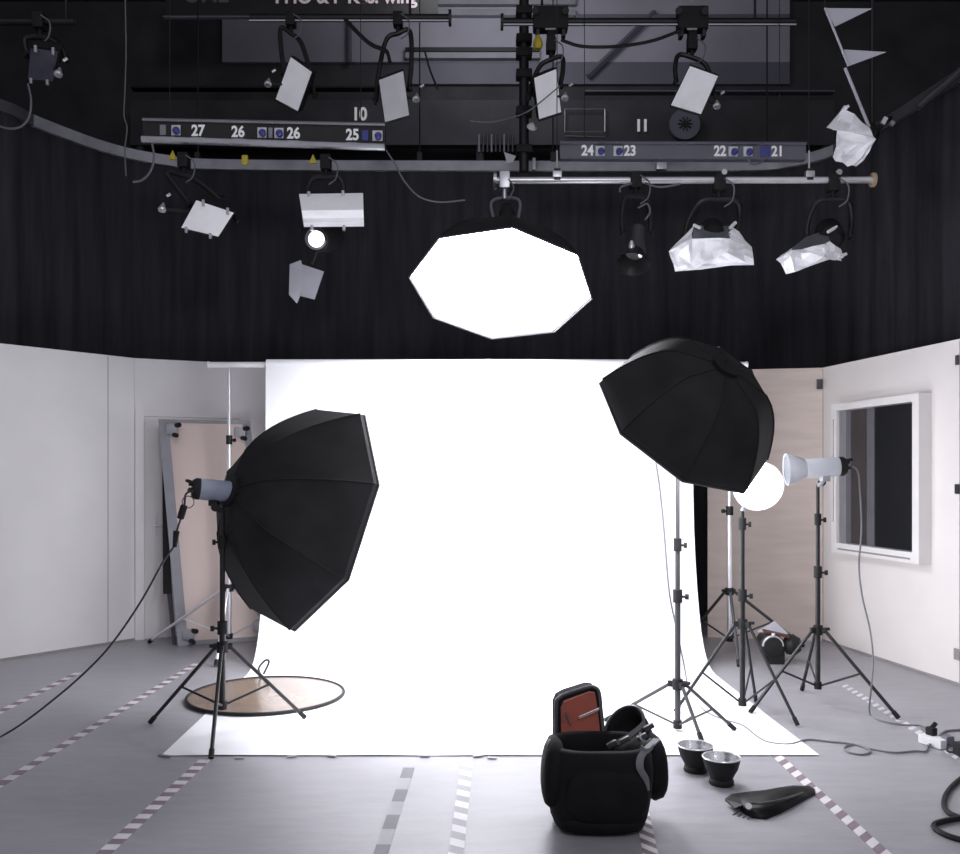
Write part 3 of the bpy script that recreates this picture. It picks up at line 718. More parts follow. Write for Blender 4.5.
MB().cyl((-2.24, RY, RTOP + .0), (2.2, RY, RTOP), .024, n=16).build('tube', M['white_plastic'], t)
for x in (-2.24, 2.2): MB().cyl((x - .008, RY, RTOP), (x + .008, RY, RTOP), .028, n=16).build('end_cap', M['white_plastic'], t)
# tape bits along the paper's front edge
for i, (x, y) in enumerate(((165, 757), (240, 759), (292, 757.5), (332, 757), (425, 757), (478, 757), (492, 759))):
    p = FL(x, y)
    tag(MB().box(p + V((0, 0, .007)), (.05 if i else .08, .022, .004), rot=Matrix.Rotation(.3 * (i % 3 - 1), 3, 'Z')).build('tape_piece', M['tape_pale'] if i else M['mid_grey']),
        ['dark tape piece at the front left corner of the white paper', 'tape scrap on the paper edge by the foot of the left tripod', 'second tape scrap along the paper edge from the left tripod', 'third tape scrap along the paper edge from the left tripod',
         'tape scrap on the paper edge above the grey floor tape', 'tape scrap on the paper edge above the pale striped tape', 'tape scrap just off the paper edge right of the pale striped tape'][i], 'tape', 'tape bits on the paper edge')

# ---------------------------------------------------------------- light stands
def stand(name, label, base_, feet, hub, low, top, joints, m, cat='light stand', r=.017, group=None, legr=.011, knob_side=1, bracef=.55, legm=None):
    bx_, by_ = base_
    t = thing(name, (bx_, by_, 0), label, cat, group); m = M[m]; lm = M[legm] if legm else m
    zs = [low - .02] + joints + [top]
    rr = r
    for i in range(len(zs) - 1):
        MB().cyl((bx_, by_, zs[i]), (bx_, by_, zs[i + 1]), rr, n=14).build('column' if i == 0 else 'upper_tube', m, t); rr *= .84
    rr = r
    for j in joints:
        c = MB().cyl((bx_, by_, j - .045), (bx_, by_, j + .03), rr * 1.6, n=14).build('joint_collar', M['black_matte'], t)
        k = V((knob_side * rr, -.3 * rr, 0)); p = V((bx_, by_, j - .01))
        MB().cyl(p + k, p + k * 3.2, .007, n=8).cyl(p + k * 2.4 + V((0, 0, .0)), p + k * 3.6, .016, n=8).build('knob', M['black_matte'], c)
        rr *= .84
    hb = MB().cyl((bx_, by_, hub - .03), (bx_, by_, hub + .03), r * 1.8, n=14)
    for fx, fy in feet:
        d = V((fx - bx_, fy - by_, 0)).normalized(); hb.box(V((bx_, by_, hub)) + d * .035, (.045, .022, .035), rot=Matrix.Rotation(math.atan2(d.y, d.x), 3, 'Z'), bevel=.004)
    hbo = hb.build('leg_hub', M['black_matte'], t)
    MB().cyl((bx_ + r, by_, hub + .005), (bx_ + knob_side * .07, by_ - .02, hub + .01), .010, n=8).build('knob', M['black_matte'], hbo)
    MB().cyl((bx_, by_, low - .025), (bx_, by_, low + .02), r * 1.5, n=14).build('brace_collar', M['black_matte'], t)
    for fx, fy in feet:
        d = V((fx - bx_, fy - by_, 0)).normalized()
        a = V((bx_, by_, hub)) + d * .045; b = V((fx, fy, legr * .9))
        lg = MB().cyl(a, b, legr, n=10).build('leg', lm, t)
        MB().cyl(b - (b - a).normalized() * .05, b, legr * 1.35, n=10).build('rubber_foot', M['black_matte'], lg)
        q = a + (b - a) * bracef
        MB().cyl(V((bx_, by_, low)) + d * .02, q, legr * .62, n=8).build('brace', lm, t)
    return t
def xy(x, y):
    p = FL(x, y); return (p.x, p.y)
BL = (-1.497, 5.23); TLZ = 1.37
stand('light_stand', 'black tripod light stand on the left carrying the octagonal softbox', BL, [xy(150, 724), xy(305, 719), xy(211, 760)], .50, .165, 1.30, [.62, 1.12], 'black', knob_side=-1, r=.018, bracef=.52)
A = (1.155, 5.26)
stand('light_stand', 'grey low spread tripod stand nearest the black bag', A, [(.76, 5.47), xy(735, 731), xy(702, 743)], .277, .045, 2.16, [.80, 1.1], 'binding', r=.017, legr=.0105, bracef=.55, legm='binding')
C_ = (1.65, 5.66)
stand('light_stand', 'black tripod stand in the middle of the right group holding the glowing lamp', C_, [xy(675, 713), xy(798, 727), xy(756, 703)], .563, .075, 1.27, [.75, 1.20], 'black', r=.017, legr=.010)
D_ = (2.185, 5.82)
stand('light_stand', 'rightmost black tripod stand holding the pale grey strobe', D_, [xy(899, 720), xy(750, 714), xy(802, 691)], .498, .142, 1.44, [.88, 1.22], 'black', r=.016, legr=.011, bracef=.5)
BSL = (-2.09, 7.5); BSR = (2.08, 7.5)
stand('backdrop_stand', 'chrome backdrop stand on the left in front of the pale pink board', BSL, [(-2.95, 8.02), (-2.06, 7.02), (-1.75, 8.05)], .56, .16, RTOP - .03, [1.46, 1.80], 'chrome', 'backdrop stand', r=.019, legr=.013, knob_side=1)
stand('backdrop_stand', 'chrome backdrop stand on the right before the warm plywood flat', BSR, [(2.82, 7.85), (2.02, 7.02), (1.80, 7.98)], .53, .14, RTOP - .03, [1.21, 1.55], 'chrome', 'backdrop stand', r=.019, legr=.013, knob_side=-1, legm='binding')

# ------------------------------------------------------------ strobes + softboxes
def strobe(label, front, axis, L, R, body, cat='studio flash', knobs=True, reflector=None, mount=None, group=None):
    """flash head: 'front' = centre of its front end, axis = direction it fires, L length"""
    f = V(front); a = V(axis).normalized(); u = a.cross(V((0, 0, 1))).normalized(); w = u.cross(a).normalized()
    t = thing('studio_flash', f - a * L * .5 - V((0, 0, R)), label, cat, group)
    b = f - a * L
    MB().lathe([(R * .96, .0), (R, .02), (R, L * .80), (R * .97, L * .82)], b + a * L * .18, a, 28).build('body', M[body], t)
    rp_ = MB().lathe([(R * .8, -.0), (R * 1.0, .02), (R * 1.0, L * .18)], b, a, 28).build('rear_cap', M['black_matte'], t)
    MB().tube([b + w * R * .55 - u * R * .5, b - a * .03 + w * R * .65 - u * R * .4, b - a * .03 + w * R * .65 + u * R * .4, b + w * R * .55 + u * R * .5], .009, n=8, smooth=4).build('handle', M['black_matte'], t)
    for s, h in ((-.4, -.2), (.3, -.1), (0, .35)):
        MB().cyl(b + u * R * s + w * R * h, b + u * R * s + w * R * h - a * .022, R * .15, n=12).build('knob', M['black'], rp_)
    mp = f - a * L * .45 - w * R
    if mount is not None:
        q = V(mount)
        br = MB().box(mp - w * .01, (.05, .06, .035), bevel=.006).tube([mp - w * .01, (mp - w * .03 + q) / 2, q], .014, n=8)
        bo = br.build('bracket', M['black_matte'] if body != 'pale_body' else M['alu'], t)
        MB().cyl(mp - w * .035 + u * .02, mp - w * .035 + u * .075, .011, n=8).cyl(mp - w * .035 + u * .06, mp - w * .035 + u * .08, .024, n=10).build('lever', M['black_matte'], bo)
    if reflector:
        r1, r2, d, mm = reflector
        prof = [(r1 * (1 - k / 8) ** 1 + r2 * (k / 8) if False else r1 + (r2 - r1) * math.sin(k / 8 * math.pi / 2), d * k / 8) for k in range(9)]
        MB().lathe([(r1, -.01)] + prof + [(r2 + .006, d), (r2 + .006, d + .008), (r2 - .004, d + .004)] , f, a, 32, cap0=True, cap1=False).build('reflector', M[mm], t)
    return t, f, a, u, w

def octabox(label, C, n, a0, R, depth, front_mat, group=None, pw=.55, lip=.035, apex_r=.075):
    C = V(C); n = V(n).normalized(); a = V(a0); a = (a - n * a.dot(n)).normalized(); b = n.cross(a).normalized()
    t = thing('octagonal_softbox', C - V((0, 0, R)), label, 'softbox', group)
    dirs = [a * math.cos(k * math.pi / 4) + b * math.sin(k * math.pi / 4) for k in range(8)]
    prof = []
    for k in range(11):
        s = k / 10; r = apex_r + (R - apex_r) * (s ** pw); prof.append((r, -depth * (1 - s)))
    rings = []; sub = 4; SC = .022
    def ring(r, h, scallop=0.):
        out = []
        for k in range(8):
            for q in range(sub):
                f_ = q / sub; p = dirs[k] * (1 - f_) + dirs[(k + 1) % 8] * f_
                sc = 1 - scallop * math.sin(math.pi * f_)
                out.append(C + p * (r * sc) + n * h)
        return out
    for i, (r, h) in enumerate(prof): rings.append(ring(r, h, SC * math.sin(math.pi * i / 10)))
    rings.append(ring(R, lip))
    MB().loft(rings, cap0=True, cap1=False).build('shell', M['black_nylon'], t, angle=32)
    MB().loft([ring(r * .955, h + .012, SC * math.sin(math.pi * i / 10)) for i, (r, h) in enumerate(prof) if i > 0], cap0=True, cap1=False).build('inner_lining', M['lining'], t, angle=32)
    # front sheet slightly inside the rim
    vs = ring(R * .985, -.012) + [C + n * .02]; m_ = len(vs) - 1
    MB().add(vs, [[i, (i + 1) % m_, m_] for i in range(m_)]).build('front_diffuser', M[front_mat], t, angle=60)
    MB().tube([C + d * R + n * lip for d in dirs], .007, n=6, closed=True).build('rim_binding', M['binding'], t)
    for k in range(8):
        MB().tube([C + dirs[k] * (r * 1.004) + n * h for r, h in prof], .0045, n=5).build('rib', M['black_matte'], t)
    ap = C - n * depth
    MB().lathe([(apex_r * 1.25, 0), (apex_r * 1.25, .03), (apex_r * 1.1, .05)], ap - n * .02, n, 24).build('speed_ring', M['black_matte'], t)
    return t, ap, n

def camdir(ix, iy, iz, c):   # direction as seen along the sight line to c: right, down, away
    q = V((0, 1, 0)).rotation_difference(V(c) - V((0, 0, CZ)))
    return q @ V((ix, iz, -iy))

# left softbox on its stand
RL = .725; dL = .50
CL = P(304, 514, 5.56)
nL = camdir(.84, .27, .47, CL).normalized()
a0 = camdir(10.5, -110, 38.6, CL)
_, ap, n_ = octabox('black octagonal softbox on the left stand, seen from behind', CL, nL, a0, RL, dL, 'glow_in', pw=.5)
sax = V((.93, .30, -.08)).normalized()
sf = ap + n_ * .02
strobe('blue grey flash head behind the left softbox on the stand', sf, V((.90, .40, -.10)), .235, .062, 'grey_body', mount=V((BL[0], BL[1], 1.285)))

# overhead softbox hung from the bright pipe
OC = P(501, 287.7, 6.7)
_, ap, n_ = octabox('large lit octagonal softbox hanging from the bright pipe', OC, camdir(-.064, .80, -.597, OC), camdir(-57, -45.5, -55, OC), .685, .5, 'glow', pw=.5, lip=.004)
t, f, a, u, w = strobe('black flash head above the hanging lit softbox', ap + n_ * .02, n_, .26, .06, 'black_matte')
cl = P(504.5, 181, PY); ctr = f - a * .13
cm = MB().box(cl, (.08, .1, .13), bevel=.012).cyl(cl, cl + V((0, 0, -.14)), .02).build('pipe_clamp', M['alu'], t)
MB().tube([ctr + u * .09, (ctr + cl) / 2 + u * .11, cl + V((0, 0, -.13)), (ctr + cl) / 2 - u * .11, ctr - u * .09], .012, n=8, smooth=6).build('yoke', M['mid_grey'], t)
MB().tube([cl + V((.03, -.05, 0)), cl + V((.07, -.05, -.07)), cl + V((.03, -.05, -.16))], .006, n=6, smooth=6).build('safety_cable', M['grey_cable'], t)

# right softbox on a boom
RC = P(686, 420, 4.78)
nR = camdir(-.52, .71, .475, RC)
RR = .50
_, ap, n_ = octabox('black octagonal softbox boomed over the right side, tilted downward', RC, nR, camdir(-91, -34, -22.9, RC), RR, .37, 'glow_in', pw=.33, lip=.03, apex_r=.06)
t = thing('boom_arm', (A[0], A[1], 2.16), 'short dark boom arm on the low spread stand reaching to the right softbox', 'boom arm')
tip = ap - n_ * .03
MB().cyl(V((A[0], A[1], 2.16)) + (V((A[0], A[1], 2.16)) - tip) * .15, tip, .014, n=10).build('arm', M['black_matte'], t)
MB().box((A[0], A[1], 2.16), (.05, .05, .06), bevel=.008).build('clamp', M['black_matte'], t)

# glowing lamp behind the right softbox
GL = P(758, 486, 5.55)
ga = V((-.1, -1, -.22)).normalized()
t, f, a, u, w = strobe('glowing flash lamp with a round dish half hidden by the right softbox', GL - ga * .12, ga, .28, .06, 'pale_body', mount=V((C_[0], C_[1], 1.265)), reflector=(.07, .148, .12, 'pale_body'))
vs = []
MB().lathe([(.143, 0), (.135, .02), (.09, .035), (.001, .04)], f + a * .115, a, 32).build('lit_front', M['lamp_glow'], t)

# pale strobe on the rightmost stand
t, f, a, u, w = strobe('pale grey flash head with a small bell reflector on the rightmost stand', P(806, 468.5, 5.80), V((-.985, .10, -.06)), .25, .062, 'pale_body', mount=V((D_[0], D_[1], 1.43)), reflector=(.055, .098, .115, 'pale_body'))
MB().lathe([(.016, 0), (.02, .01), (.001, .03)], f + a * .06 + V((0, -.07, .03)), V((-.3, -1, .2)), 14).build('highlight_stud', M['white_plastic'], t) if False else None

# ------------------------------------------------------------------- props
# gold reflector disc
DC = V((P(266.5, 697, 6.09).x, 6.09, .012))
t = thing('reflector_disc', DC, 'round gold reflector disc lying on the white paper at the left', 'reflector')
MB().lathe([(.515, 0), (.515, .008), (.3, .012), (.001, .012)], DC, V((0, 0, 1)), 64).build('fabric', M['gold'], t)
MB().tube([DC + V((.517 * math.cos(a * math.pi / 32), .517 * math.sin(a * math.pi / 32), .006)) for a in range(64)], .011, n=8, closed=True).build('rim', M['black_matte'], t)
p = DC + V((-.16, .50, .02))
MB().tube([p, p + V((-.02, .02, .05)), p + V((.02, .05, .10)), p + V((.05, .04, .09)), p + V((.02, .0, .01))], .008, n=6, smooth=6).build('loop', M['black_matte'], t)

# pink board leaning in front of the door
t = thing('framed_board', V((-2.75, 8.2, 0)), 'pale pink plywood board in an aluminium frame leaning before the door', 'board')
q0 = V((-2.655, 7.91, 0)); q1 = V((-1.90, 8.19, 0)); dd = (q1 - q0).normalized(); nn = V((-dd.y, dd.x, 0))
HB = 2.0
top_off = nn * .22 + dd * (-.16)
def bp(a, z, out=0.): return q0 + dd * a + V((0, 0, z)) + top_off * (z / HB) - nn * out
Wb = .80
def bbox(mb, a0, a1, z0, z1, o0, o1):
    vs = [bp(a, z, o) for o in (o1, o0) for a, z in ((a0, z0), (a1, z0), (a1, z1), (a0, z1))]
    return mb.add(vs, [[0, 1, 2, 3], [7, 6, 5, 4], [0, 4, 5, 1], [1, 5, 6, 2], [2, 6, 7, 3], [3, 7, 4, 0]])
bbox(MB(), .06, Wb - .05, .03, HB - .03, 0, .015).build('panel', M['pink_board'], t)
fr = MB(); bbox(fr, 0, .085, 0.002, HB, -.01, .03); bbox(fr, Wb - .06, Wb, .002, HB, -.01, .03); bbox(fr, .085, Wb - .06, HB - .03, HB, -.01, .03); bbox(fr, .085, Wb - .06, .002, .04, -.01, .03)
fr.build('frame', M['ledge'], t)
for a_, z_ in ((.11, HB - .09), (Wb - .10, HB - .11), (.10, .10), (Wb - .1, .14)):
    c = MB().box(bp(a_, z_, .05), (.10, .05, .09), bevel=.01).build('corner_clamp', M['alu'], t)
    MB().cyl(bp(a_ + .03, z_ + .03, .06), bp(a_ + .06, z_ + .035, .13), .022, n=10).cyl(bp(a_ + .01, z_ - .05, .06), bp(a_ + .03, z_ - .06, .13), .02, n=10).build('knob', M['black_matte'], c)
# narrow black strip beside it
q = [P(162, 440, 8.33), P(165, 440, 8.31), P(171, 594, 8.17), P(162.5, 594, 8.20)]
t = thing('black_strip', P(166, 594, 8.19), 'narrow black strip between the door and the framed board', 'strip')
o = MB().prism([P(162, 439, 8.16), P(165, 439, 8.16), P(171.5, 594, 7.98), P(163, 594, 7.98)], V((0, .012, 0))).build('strip', M['black_matte'], t)
MB().prism([P(167, 594, 7.98), P(171.5, 594, 7.98), P(176, 645, 7.93), P(172.5, 645, 7.93)], V((0, .012, 0))).build('lower_strip', M['binding'], t)

# reflector bowls
def bowl(p, label, k=1.0):
    t = thing('reflector_bowl', p, label, 'reflector', 'reflector bowls on the floor')
    out = [(.058, 0), (.06, .004), (.058, .022), (.053, .028), (.060, .045), (.077, .075), (.087, .11), (.090, .13)]
    MB().lathe(out, p, V((0, 0, 1)), 36, cap0=True, cap1=False).build('outer_shell', M['black_matte'], t)
    MB().lathe([(.088, .13), (.084, .11), (.074, .076), (.057, .046), (.04, .036), (.001, .034)], p, V((0, 0, 1)), 36, cap0=False, cap1=False).build('inner_bowl', M['silver_in'], t)
    MB().tube([p + V((.0895 * math.cos(a * math.pi / 18), .0895 * math.sin(a * math.pi / 18), .131)) for a in range(36)], .0035, n=6, closed=True).build('rim', M['chrome'], t)
bowl(FL(695.5, 771) + V((0, .0, .001)), 'black silver lined reflector bowl behind, nearer the tripod')
bowl(FL(721.5, 784) + V((0, .0, .001)), 'black silver lined reflector bowl in front, nearer the black pouch')

# glossy pouch on the floor
def pouch():
    t = thing('black_pouch', FL(770, 806), 'glossy black tapered pouch lying on the floor below the bowls', 'pouch')
    outl = [(725, 800.5), (740, 799), (760, 797), (780, 793), (797, 790.5), (815, 791), (815.5, 794.5), (800, 803), (782, 813), (766, 819.5), (752, 818), (738, 811)]
    bot = [FL(x, y, .002) for x, y in outl]
    c = sum(bot, V((0, 0, 0))) / len(bot)
    def rg(s, z): return [V((c.x + (p.x - c.x) * s, c.y + (p.y - c.y) * s, z)) for p in bot]
    mb = MB().loft([rg(1, .002), rg(1.0, .012), rg(.86, .034), rg(.55, .046), rg(.15, .05)])
    mb.build('body', M['pouch'], t, angle=60)
    MB().tube([FL(748, 803, .05), FL(765, 803, .056), FL(785, 799, .05), FL(803, 793, .03)], .006, n=6, smooth=6).build('seam', M['buckle'], t)
    MB().cyl(FL(748.5, 806, .04), FL(748.5, 806, .052), .014, n=14).build('snap_button', M['chrome'], t)
    for i in range(4): MB().tube([FL(738 + i * 4, 812 + i * 1.6, .006), FL(733 + i * 5, 815 + i * 1.4, .003)], .0025, n=5).build('frayed_cord', M['cable'], t)
    bb = MB().prism([FL(725, 800.5, .02), FL(739, 798.5, .035), FL(743, 806, .04), FL(735, 809.5, .02)], V((0, 0, .006))).build('flap', M['pouch'], t)
pouch()

# camera bag
def bag():
    bc = V((.506, 3.87, 0))
    t = thing('camera_bag', bc, 'open black camera bag with a rust brown lid lining on the floor', 'bag')
    def se(rx, ry, z, dx=0, dy=0, e=.62, n=40, tz=0, tx=0):
        out = []
        for k in range(n):
            a = 2 * math.pi * k / n; ca, sa = math.cos(a), math.sin(a)
            x = rx * math.copysign(abs(ca) ** e, ca); y = ry * math.copysign(abs(sa) ** e, sa)
            lump = 1 + .015 * math.sin(3 * a + z * 17) + .012 * math.sin(7 * a - z * 31)
            out.append(bc + V((dx + x * 1.07 * lump, dy + y * lump, z + tz * y + tx * x)))
        return out
    body = [se(.14, .10, .0), se(.172, .135, .012), se(.19, .155, .05), se(.198, .165, .11), se(.21, .172, .18), se(.215, .172, .26), se(.210, .166, .315), se(.197, .152, .350, tz=.03), se(.178, .135, .358, tz=.03), se(.165, .122, .345, tz=.03), se(.158, .115, .28), se(.15, .11, .2)]
    MB().loft(body).build('body', M['bag'], t, angle=70)
    # bottom pad
    MB().loft([se(.145, .11, .001, dy=-.012), se(.178, .142, .02, dy=-.015), se(.186, .150, .06, dy=-.016), se(.176, .14, .085, dy=-.01)]).build('bottom_pad', M['bag'], t, angle=70)
    # left pocket
    def lump(cx, cy, cz, rx, ry, rz, name, m='bag', e=.7, rot=None):
        rings = []
        for i in range(11):
            v = -1 + 2 * i / 10; s = max(.02, (1 - abs(v) ** 2.6)) ** .5
            ring = []
            for k in range(24):
                a = 2 * math.pi * k / 24; ca, sa = math.cos(a), math.sin(a)
                q = V((rx * s * math.copysign(abs(ca) ** e, ca), ry * s * math.copysign(abs(sa) ** e, sa), rz * v))
                if rot: q = rot @ q
                ring.append(bc + V((cx, cy, cz)) + q)
            rings.append(ring)
        return MB().loft(rings).build(name, M[m], t, angle=70)
    lump(-.195, -.03, .235, .05, .12, .15, 'side_pocket', rot=Matrix.Rotation(.06, 3, 'Y'))
    rpk = lump(.252, .07, .225, .058, .11, .145, 'side_pocket', rot=Matrix.Rotation(-.05, 3, 'Y'))
    lump(.02, -.128, .175, .175, .06, .135, 'front_pocket', e=.45)
    lump(.165, .05, .285, .085, .10, .075, 'padded_shoulder')
    # lid standing open at the back left
    L = [P(556, 742, 4.02), P(556, 705, 4.06), P(559, 698, 4.08), P(566, 694, 4.1), P(588, 687, 4.13), P(595, 687.5, 4.13), P(599, 693, 4.12), P(601, 712, 4.08), P(604, 742, 4.02)]
    MB().prism(L, V((-.012, .05, .01))).build('lid', M['bag'], t, angle=25)
    lid = t.children[-1]
    ed = MB().tube([p + V((0, -.004, 0)) for p in L], .010, n=8, smooth=4).build('lid_edge', M['buckle'], lid)
    N_ = [P(561.5, 736, 3.995), P(561, 709, 4.04), P(564, 702, 4.055), P(590, 692, 4.10), P(595, 693, 4.10), P(598, 712, 4.055), P(600.5, 736, 3.995)]
    MB().prism(N_, V((0, .03, 0))).build('lid_lining', M['brown'], lid, angle=25)
    MB().ribbon([P(579, 717.5, 4.015), P(589, 713.5, 4.02), P(599, 709, 4.03)], .012, V((0, -.3, 1)), .004).build('clear_strip', M['clear'], lid)  # glint on the clear plastic pocket, put in as pale colour
    MB().ribbon([P(563, 722, 4.01), P(566, 712, 4.03), P(571, 724, 4.0)], .010, V((1, 0, 0.2)), .004).build('inner_seam', M['dull_brown'], lid)
    # raised round collar at the right: open mouth
    c0 = P(624, 728, 4.02); mj = (P(641, 711, 4.02) - P(607, 746, 4.0)) * .5; mn = V((-.035, .085, .035))
    def el(s, off, sq=1.): return [c0 + off + mj * (s * math.cos(2 * math.pi * k / 32)) + mn * (s * sq * math.sin(2 * math.pi * k / 32)) for k in range(32)]
    dn = V((.045, .01, -.10))
    MB().loft([el(.92, dn * 1.1), el(1.06, dn * .9), el(1.07, dn * .4), el(1.0, V((0, 0, 0))), el(.9, V((0, 0, 0))), el(.86, dn * .4), el(.8, dn * .9)], cap0=True, cap1=True).build('collar', M['bag'], t, angle=70)
    MB().tube(el(.97, V((0, 0, .004))), .0075, n=8, closed=True).build('collar_zip', M['buckle'], t)
    # straps + buckles
    MB().ribbon([P(657, 739, 3.80), P(648, 748, 3.73), P(641, 757, 3.705), P(640, 768, 3.695), P(645, 778, 3.70), P(646, 790, 3.705)], .030, V((1, -.5, 0)), .006).build('webbing_strap', M['strap'], t)
    MB().ribbon([P(641, 748, 3.73), P(647, 751, 3.71), P(653, 746, 3.73)], .022, V((.2, 0, 1)), .006).build('webbing_strap', M['strap'], t)
    MB().ribbon([P(610, 745, 3.86), P(622, 741, 3.86), P(636, 731, 3.9), P(645, 722, 3.95)], .03, V((0, .8, .6)), .010).build('handle', M['buckle'], t)
    for x, y, Y in ((612, 744, 3.84), (625, 740, 3.84), (649, 727, 3.9), (642, 737, 3.83)):
        MB().box(P(x, y, Y), (.045, .02, .022), rot=Matrix.Rotation(-.5, 3, 'Y'), bevel=.005).build('buckle', M['buckle'], t)
    MB().tube([P(640, 733, 3.84), P(641, 739, 3.81), P(646, 742, 3.80), P(651, 739, 3.82)], .005, n=6, smooth=5).build('cord_loop', M['strap'], t)
    MB().tube([P(550, 740, 3.84), P(548, 744, 3.82), P(550, 750, 3.8)], .008, n=6, smooth=5).build('cord_loop', M['strap'], t)
bag()

# small floor spotlight at the back right
def floor_spot():
    p = FL(775, 663); Y = p.y
    t = thing('floor_spotlight', p, 'small black spotlight with a red brown top flap on the floor by the plywood flat', 'spotlight')
    MB().box(P(775, 656, Y), (.125, .12, .13), bevel=.02).build('base', M['black_matte'], t)
    c = P(772.5, 646, Y - .06)
    MB().lathe([(.06, -.02), (.095, 0), (.097, .16), (.07, .2)], c, V((.1, 1, .05)), 28).build('housing', M['black'], t)
    MB().lathe([(.07, .0), (.068, .012), (.001, .02)], c + V((0, -.02, 0)), V((0, -1, 0)), 28).build('lens', M['dark_room'], t)
    MB().tube([c + V((.078 * math.cos(math.pi * k / 16), -.012, .078 * math.sin(math.pi * k / 16))) for k in range(17)], .009, n=8).build('bright_ring', M['chrome'], t)
    MB().cyl(c + V((0, -.02, .085)), c + V((0, -.02, .105)), .014, n=10).build('latch', M['white_plastic'], t)
    MB().lathe([(.02, -.03), (.07, 0), (.085, .06), (.05, .11)], P(786, 645, Y), V((.8, -.4, .1)), 20).build('side_reel', M['black_matte'], t)
    MB().box(P(776, 633.5, Y - .02), (.185, .12, .018), rot=Matrix.Rotation(.22, 3, 'Y'), bevel=.004).build('top_flap', M['dull_brown'], t)
    MB().prism([P(757, 632, Y + .05), P(774.5, 621, Y + .08), P(789, 634, Y + .05)], V((0, .006, 0))).build('paper_sheet', M['flag'], t)
floor_spot()

# power strip with plug
pp = FL(934, 746, .0)
t = thing('extension_socket', pp, 'white extension socket with a black plug on the floor at the right', 'extension socket')
MB().box(pp + V((0, 0, .028)), (.075, .15, .05), rot=Matrix.Rotation(.4, 3, 'Z'), bevel=.01).build('block', M['white_plastic'], t)
MB().box(pp + V((.0, .03, .072)), (.04, .05, .05), rot=Matrix.Rotation(.4, 3, 'Z'), bevel=.01).cyl(pp + V((0, .03, .09)), pp + V((.03, .04, .115)), .012).build('plug', M['black_matte'], t)
MB().box(pp + V((.055, -.04, .04)), (.05, .05, .06), rot=Matrix.Rotation(.2, 3, 'Z'), bevel=.01).build('plug', M['mid_grey'], t)
pp2 = FL(961, 756, .0)
t = thing('plug_block', pp2, 'dark plug block at the right edge beside the extension socket', 'plug')
MB().box(pp2 + V((0, 0, .035)), (.05, .08, .07), bevel=.01).cyl(pp2 + V((0, -.03, .04)), pp2 + V((-.01, -.07, .03)), .012).build('case', M['black_matte'], t)

# cables on the floor and hanging from the heads
def cable(pts, r, m, label, smooth=8, name='power_cable'):
    return tag(MB().tube(pts, r, n=6, smooth=smooth).build(name, M[m]), label, 'cable')
def fz(x, y): return FL(x, y, .007)
t = thing('power_cable', P(170, 560, 5.2), 'black mains cable from the left flash head down to the floor at the left edge', 'cable')
MB().tube([P(193, 491, 5.08), P(186, 494, 5.08), P(184.5, 504, 5.1), P(183, 512, 5.12), P(179, 524, 5.14), P(176, 534, 5.15), P(174, 546, 5.15), P(163, 562, 5.15), P(140, 603, 5.15), P(110, 646, 5.14), P(80, 677, 5.13), P(48, 704, 5.12), P(20, 725, 5.11), FL(-5, 740, .006), FL(-60, 772, .006)], .006, n=6, smooth=8).build('cord', M['cable'], t)
MB().cyl(P(184, 506, 5.11), P(180.5, 518, 5.13), .020, n=10).build('inline_switch', M['black_matte'], t)
MB().cyl(P(176.5, 531, 5.15), P(174.5, 547, 5.15), .018, .012, n=10).build('coupling', M['black_matte'], t)
MB().tube([P(188 + 6 * math.cos(k * .39), 502 + 6 * math.sin(k * .39), 5.09) for k in range(17)], .003, n=5).build('sync_loop', M['cable'], t)

cable([P(846, 466, 5.78), P(857, 470, 5.76), P(860, 492, 5.75), P(861.5, 530, 5.75), P(859, 565, 5.73), P(862, 595, 5.71), P(870, 630, 5.66), P(873, 660, 5.6), P(871, 690, 5.56), fz(870, 714), fz(882, 721), fz(905, 725), fz(922, 726), pp + V((-.01, .05, .06))], .006, 'grey_cable', 'long grey mains cable dropping from the pale flash head to the extension socket')
cable([P(656, 462, 4.95), P(660, 490, 5.2), P(664, 530, 5.3), P(669, 590, 5.3), P(675, 622, 5.35), P(683, 660, 5.4), fz(690, 692), fz(704, 710), fz(722, 719), fz(742, 725), fz(758, 737), fz(770, 742.5), fz(790, 744), fz(808, 739.5), fz(830, 741.5), fz(852, 744), fz(866, 748), fz(870, 752), fz(862, 754.5), fz(848, 752), fz(845, 747), fz(855, 744.5), fz(872, 749), fz(895, 752.5), fz(915, 751), fz(926, 751), fz(928, 744), pp + V((-.04, -.04, .02))], .0055, 'grey_cable', 'thin grey cable from the right softbox over the paper, looped before the extension socket')
cable([pp + V((.03, .03, .03)), fz(945, 731.5), fz(960, 730), fz(985, 729)], .007, 'grey_cable', 'grey cable leaving the extension socket toward the right edge')
cable([pp + V((.05, -.06, .03)), fz(948, 751.5), fz(961, 752), pp2 + V((.0, .02, .02))], .006, 'cable', 'short dark cable between the extension socket and the plug block')
cable([FL(985, 765, .012), FL(962, 778, .012), FL(948, 791, .012), FL(944, 803, .012), FL(948, 812, .012), FL(962, 818, .012), FL(985, 821, .030)], .012, 'black_matte', 'thick black cable bend at the right edge, upper curve')
cable([FL(985, 816, .012), FL(960, 818, .012), FL(940, 822, .012), FL(933.5, 826, .012), FL(940, 832, .012), FL(955, 838, .012), FL(985, 846, .012)], .012, 'black_matte', 'thick black cable loop at the lower right edge, lower curve')

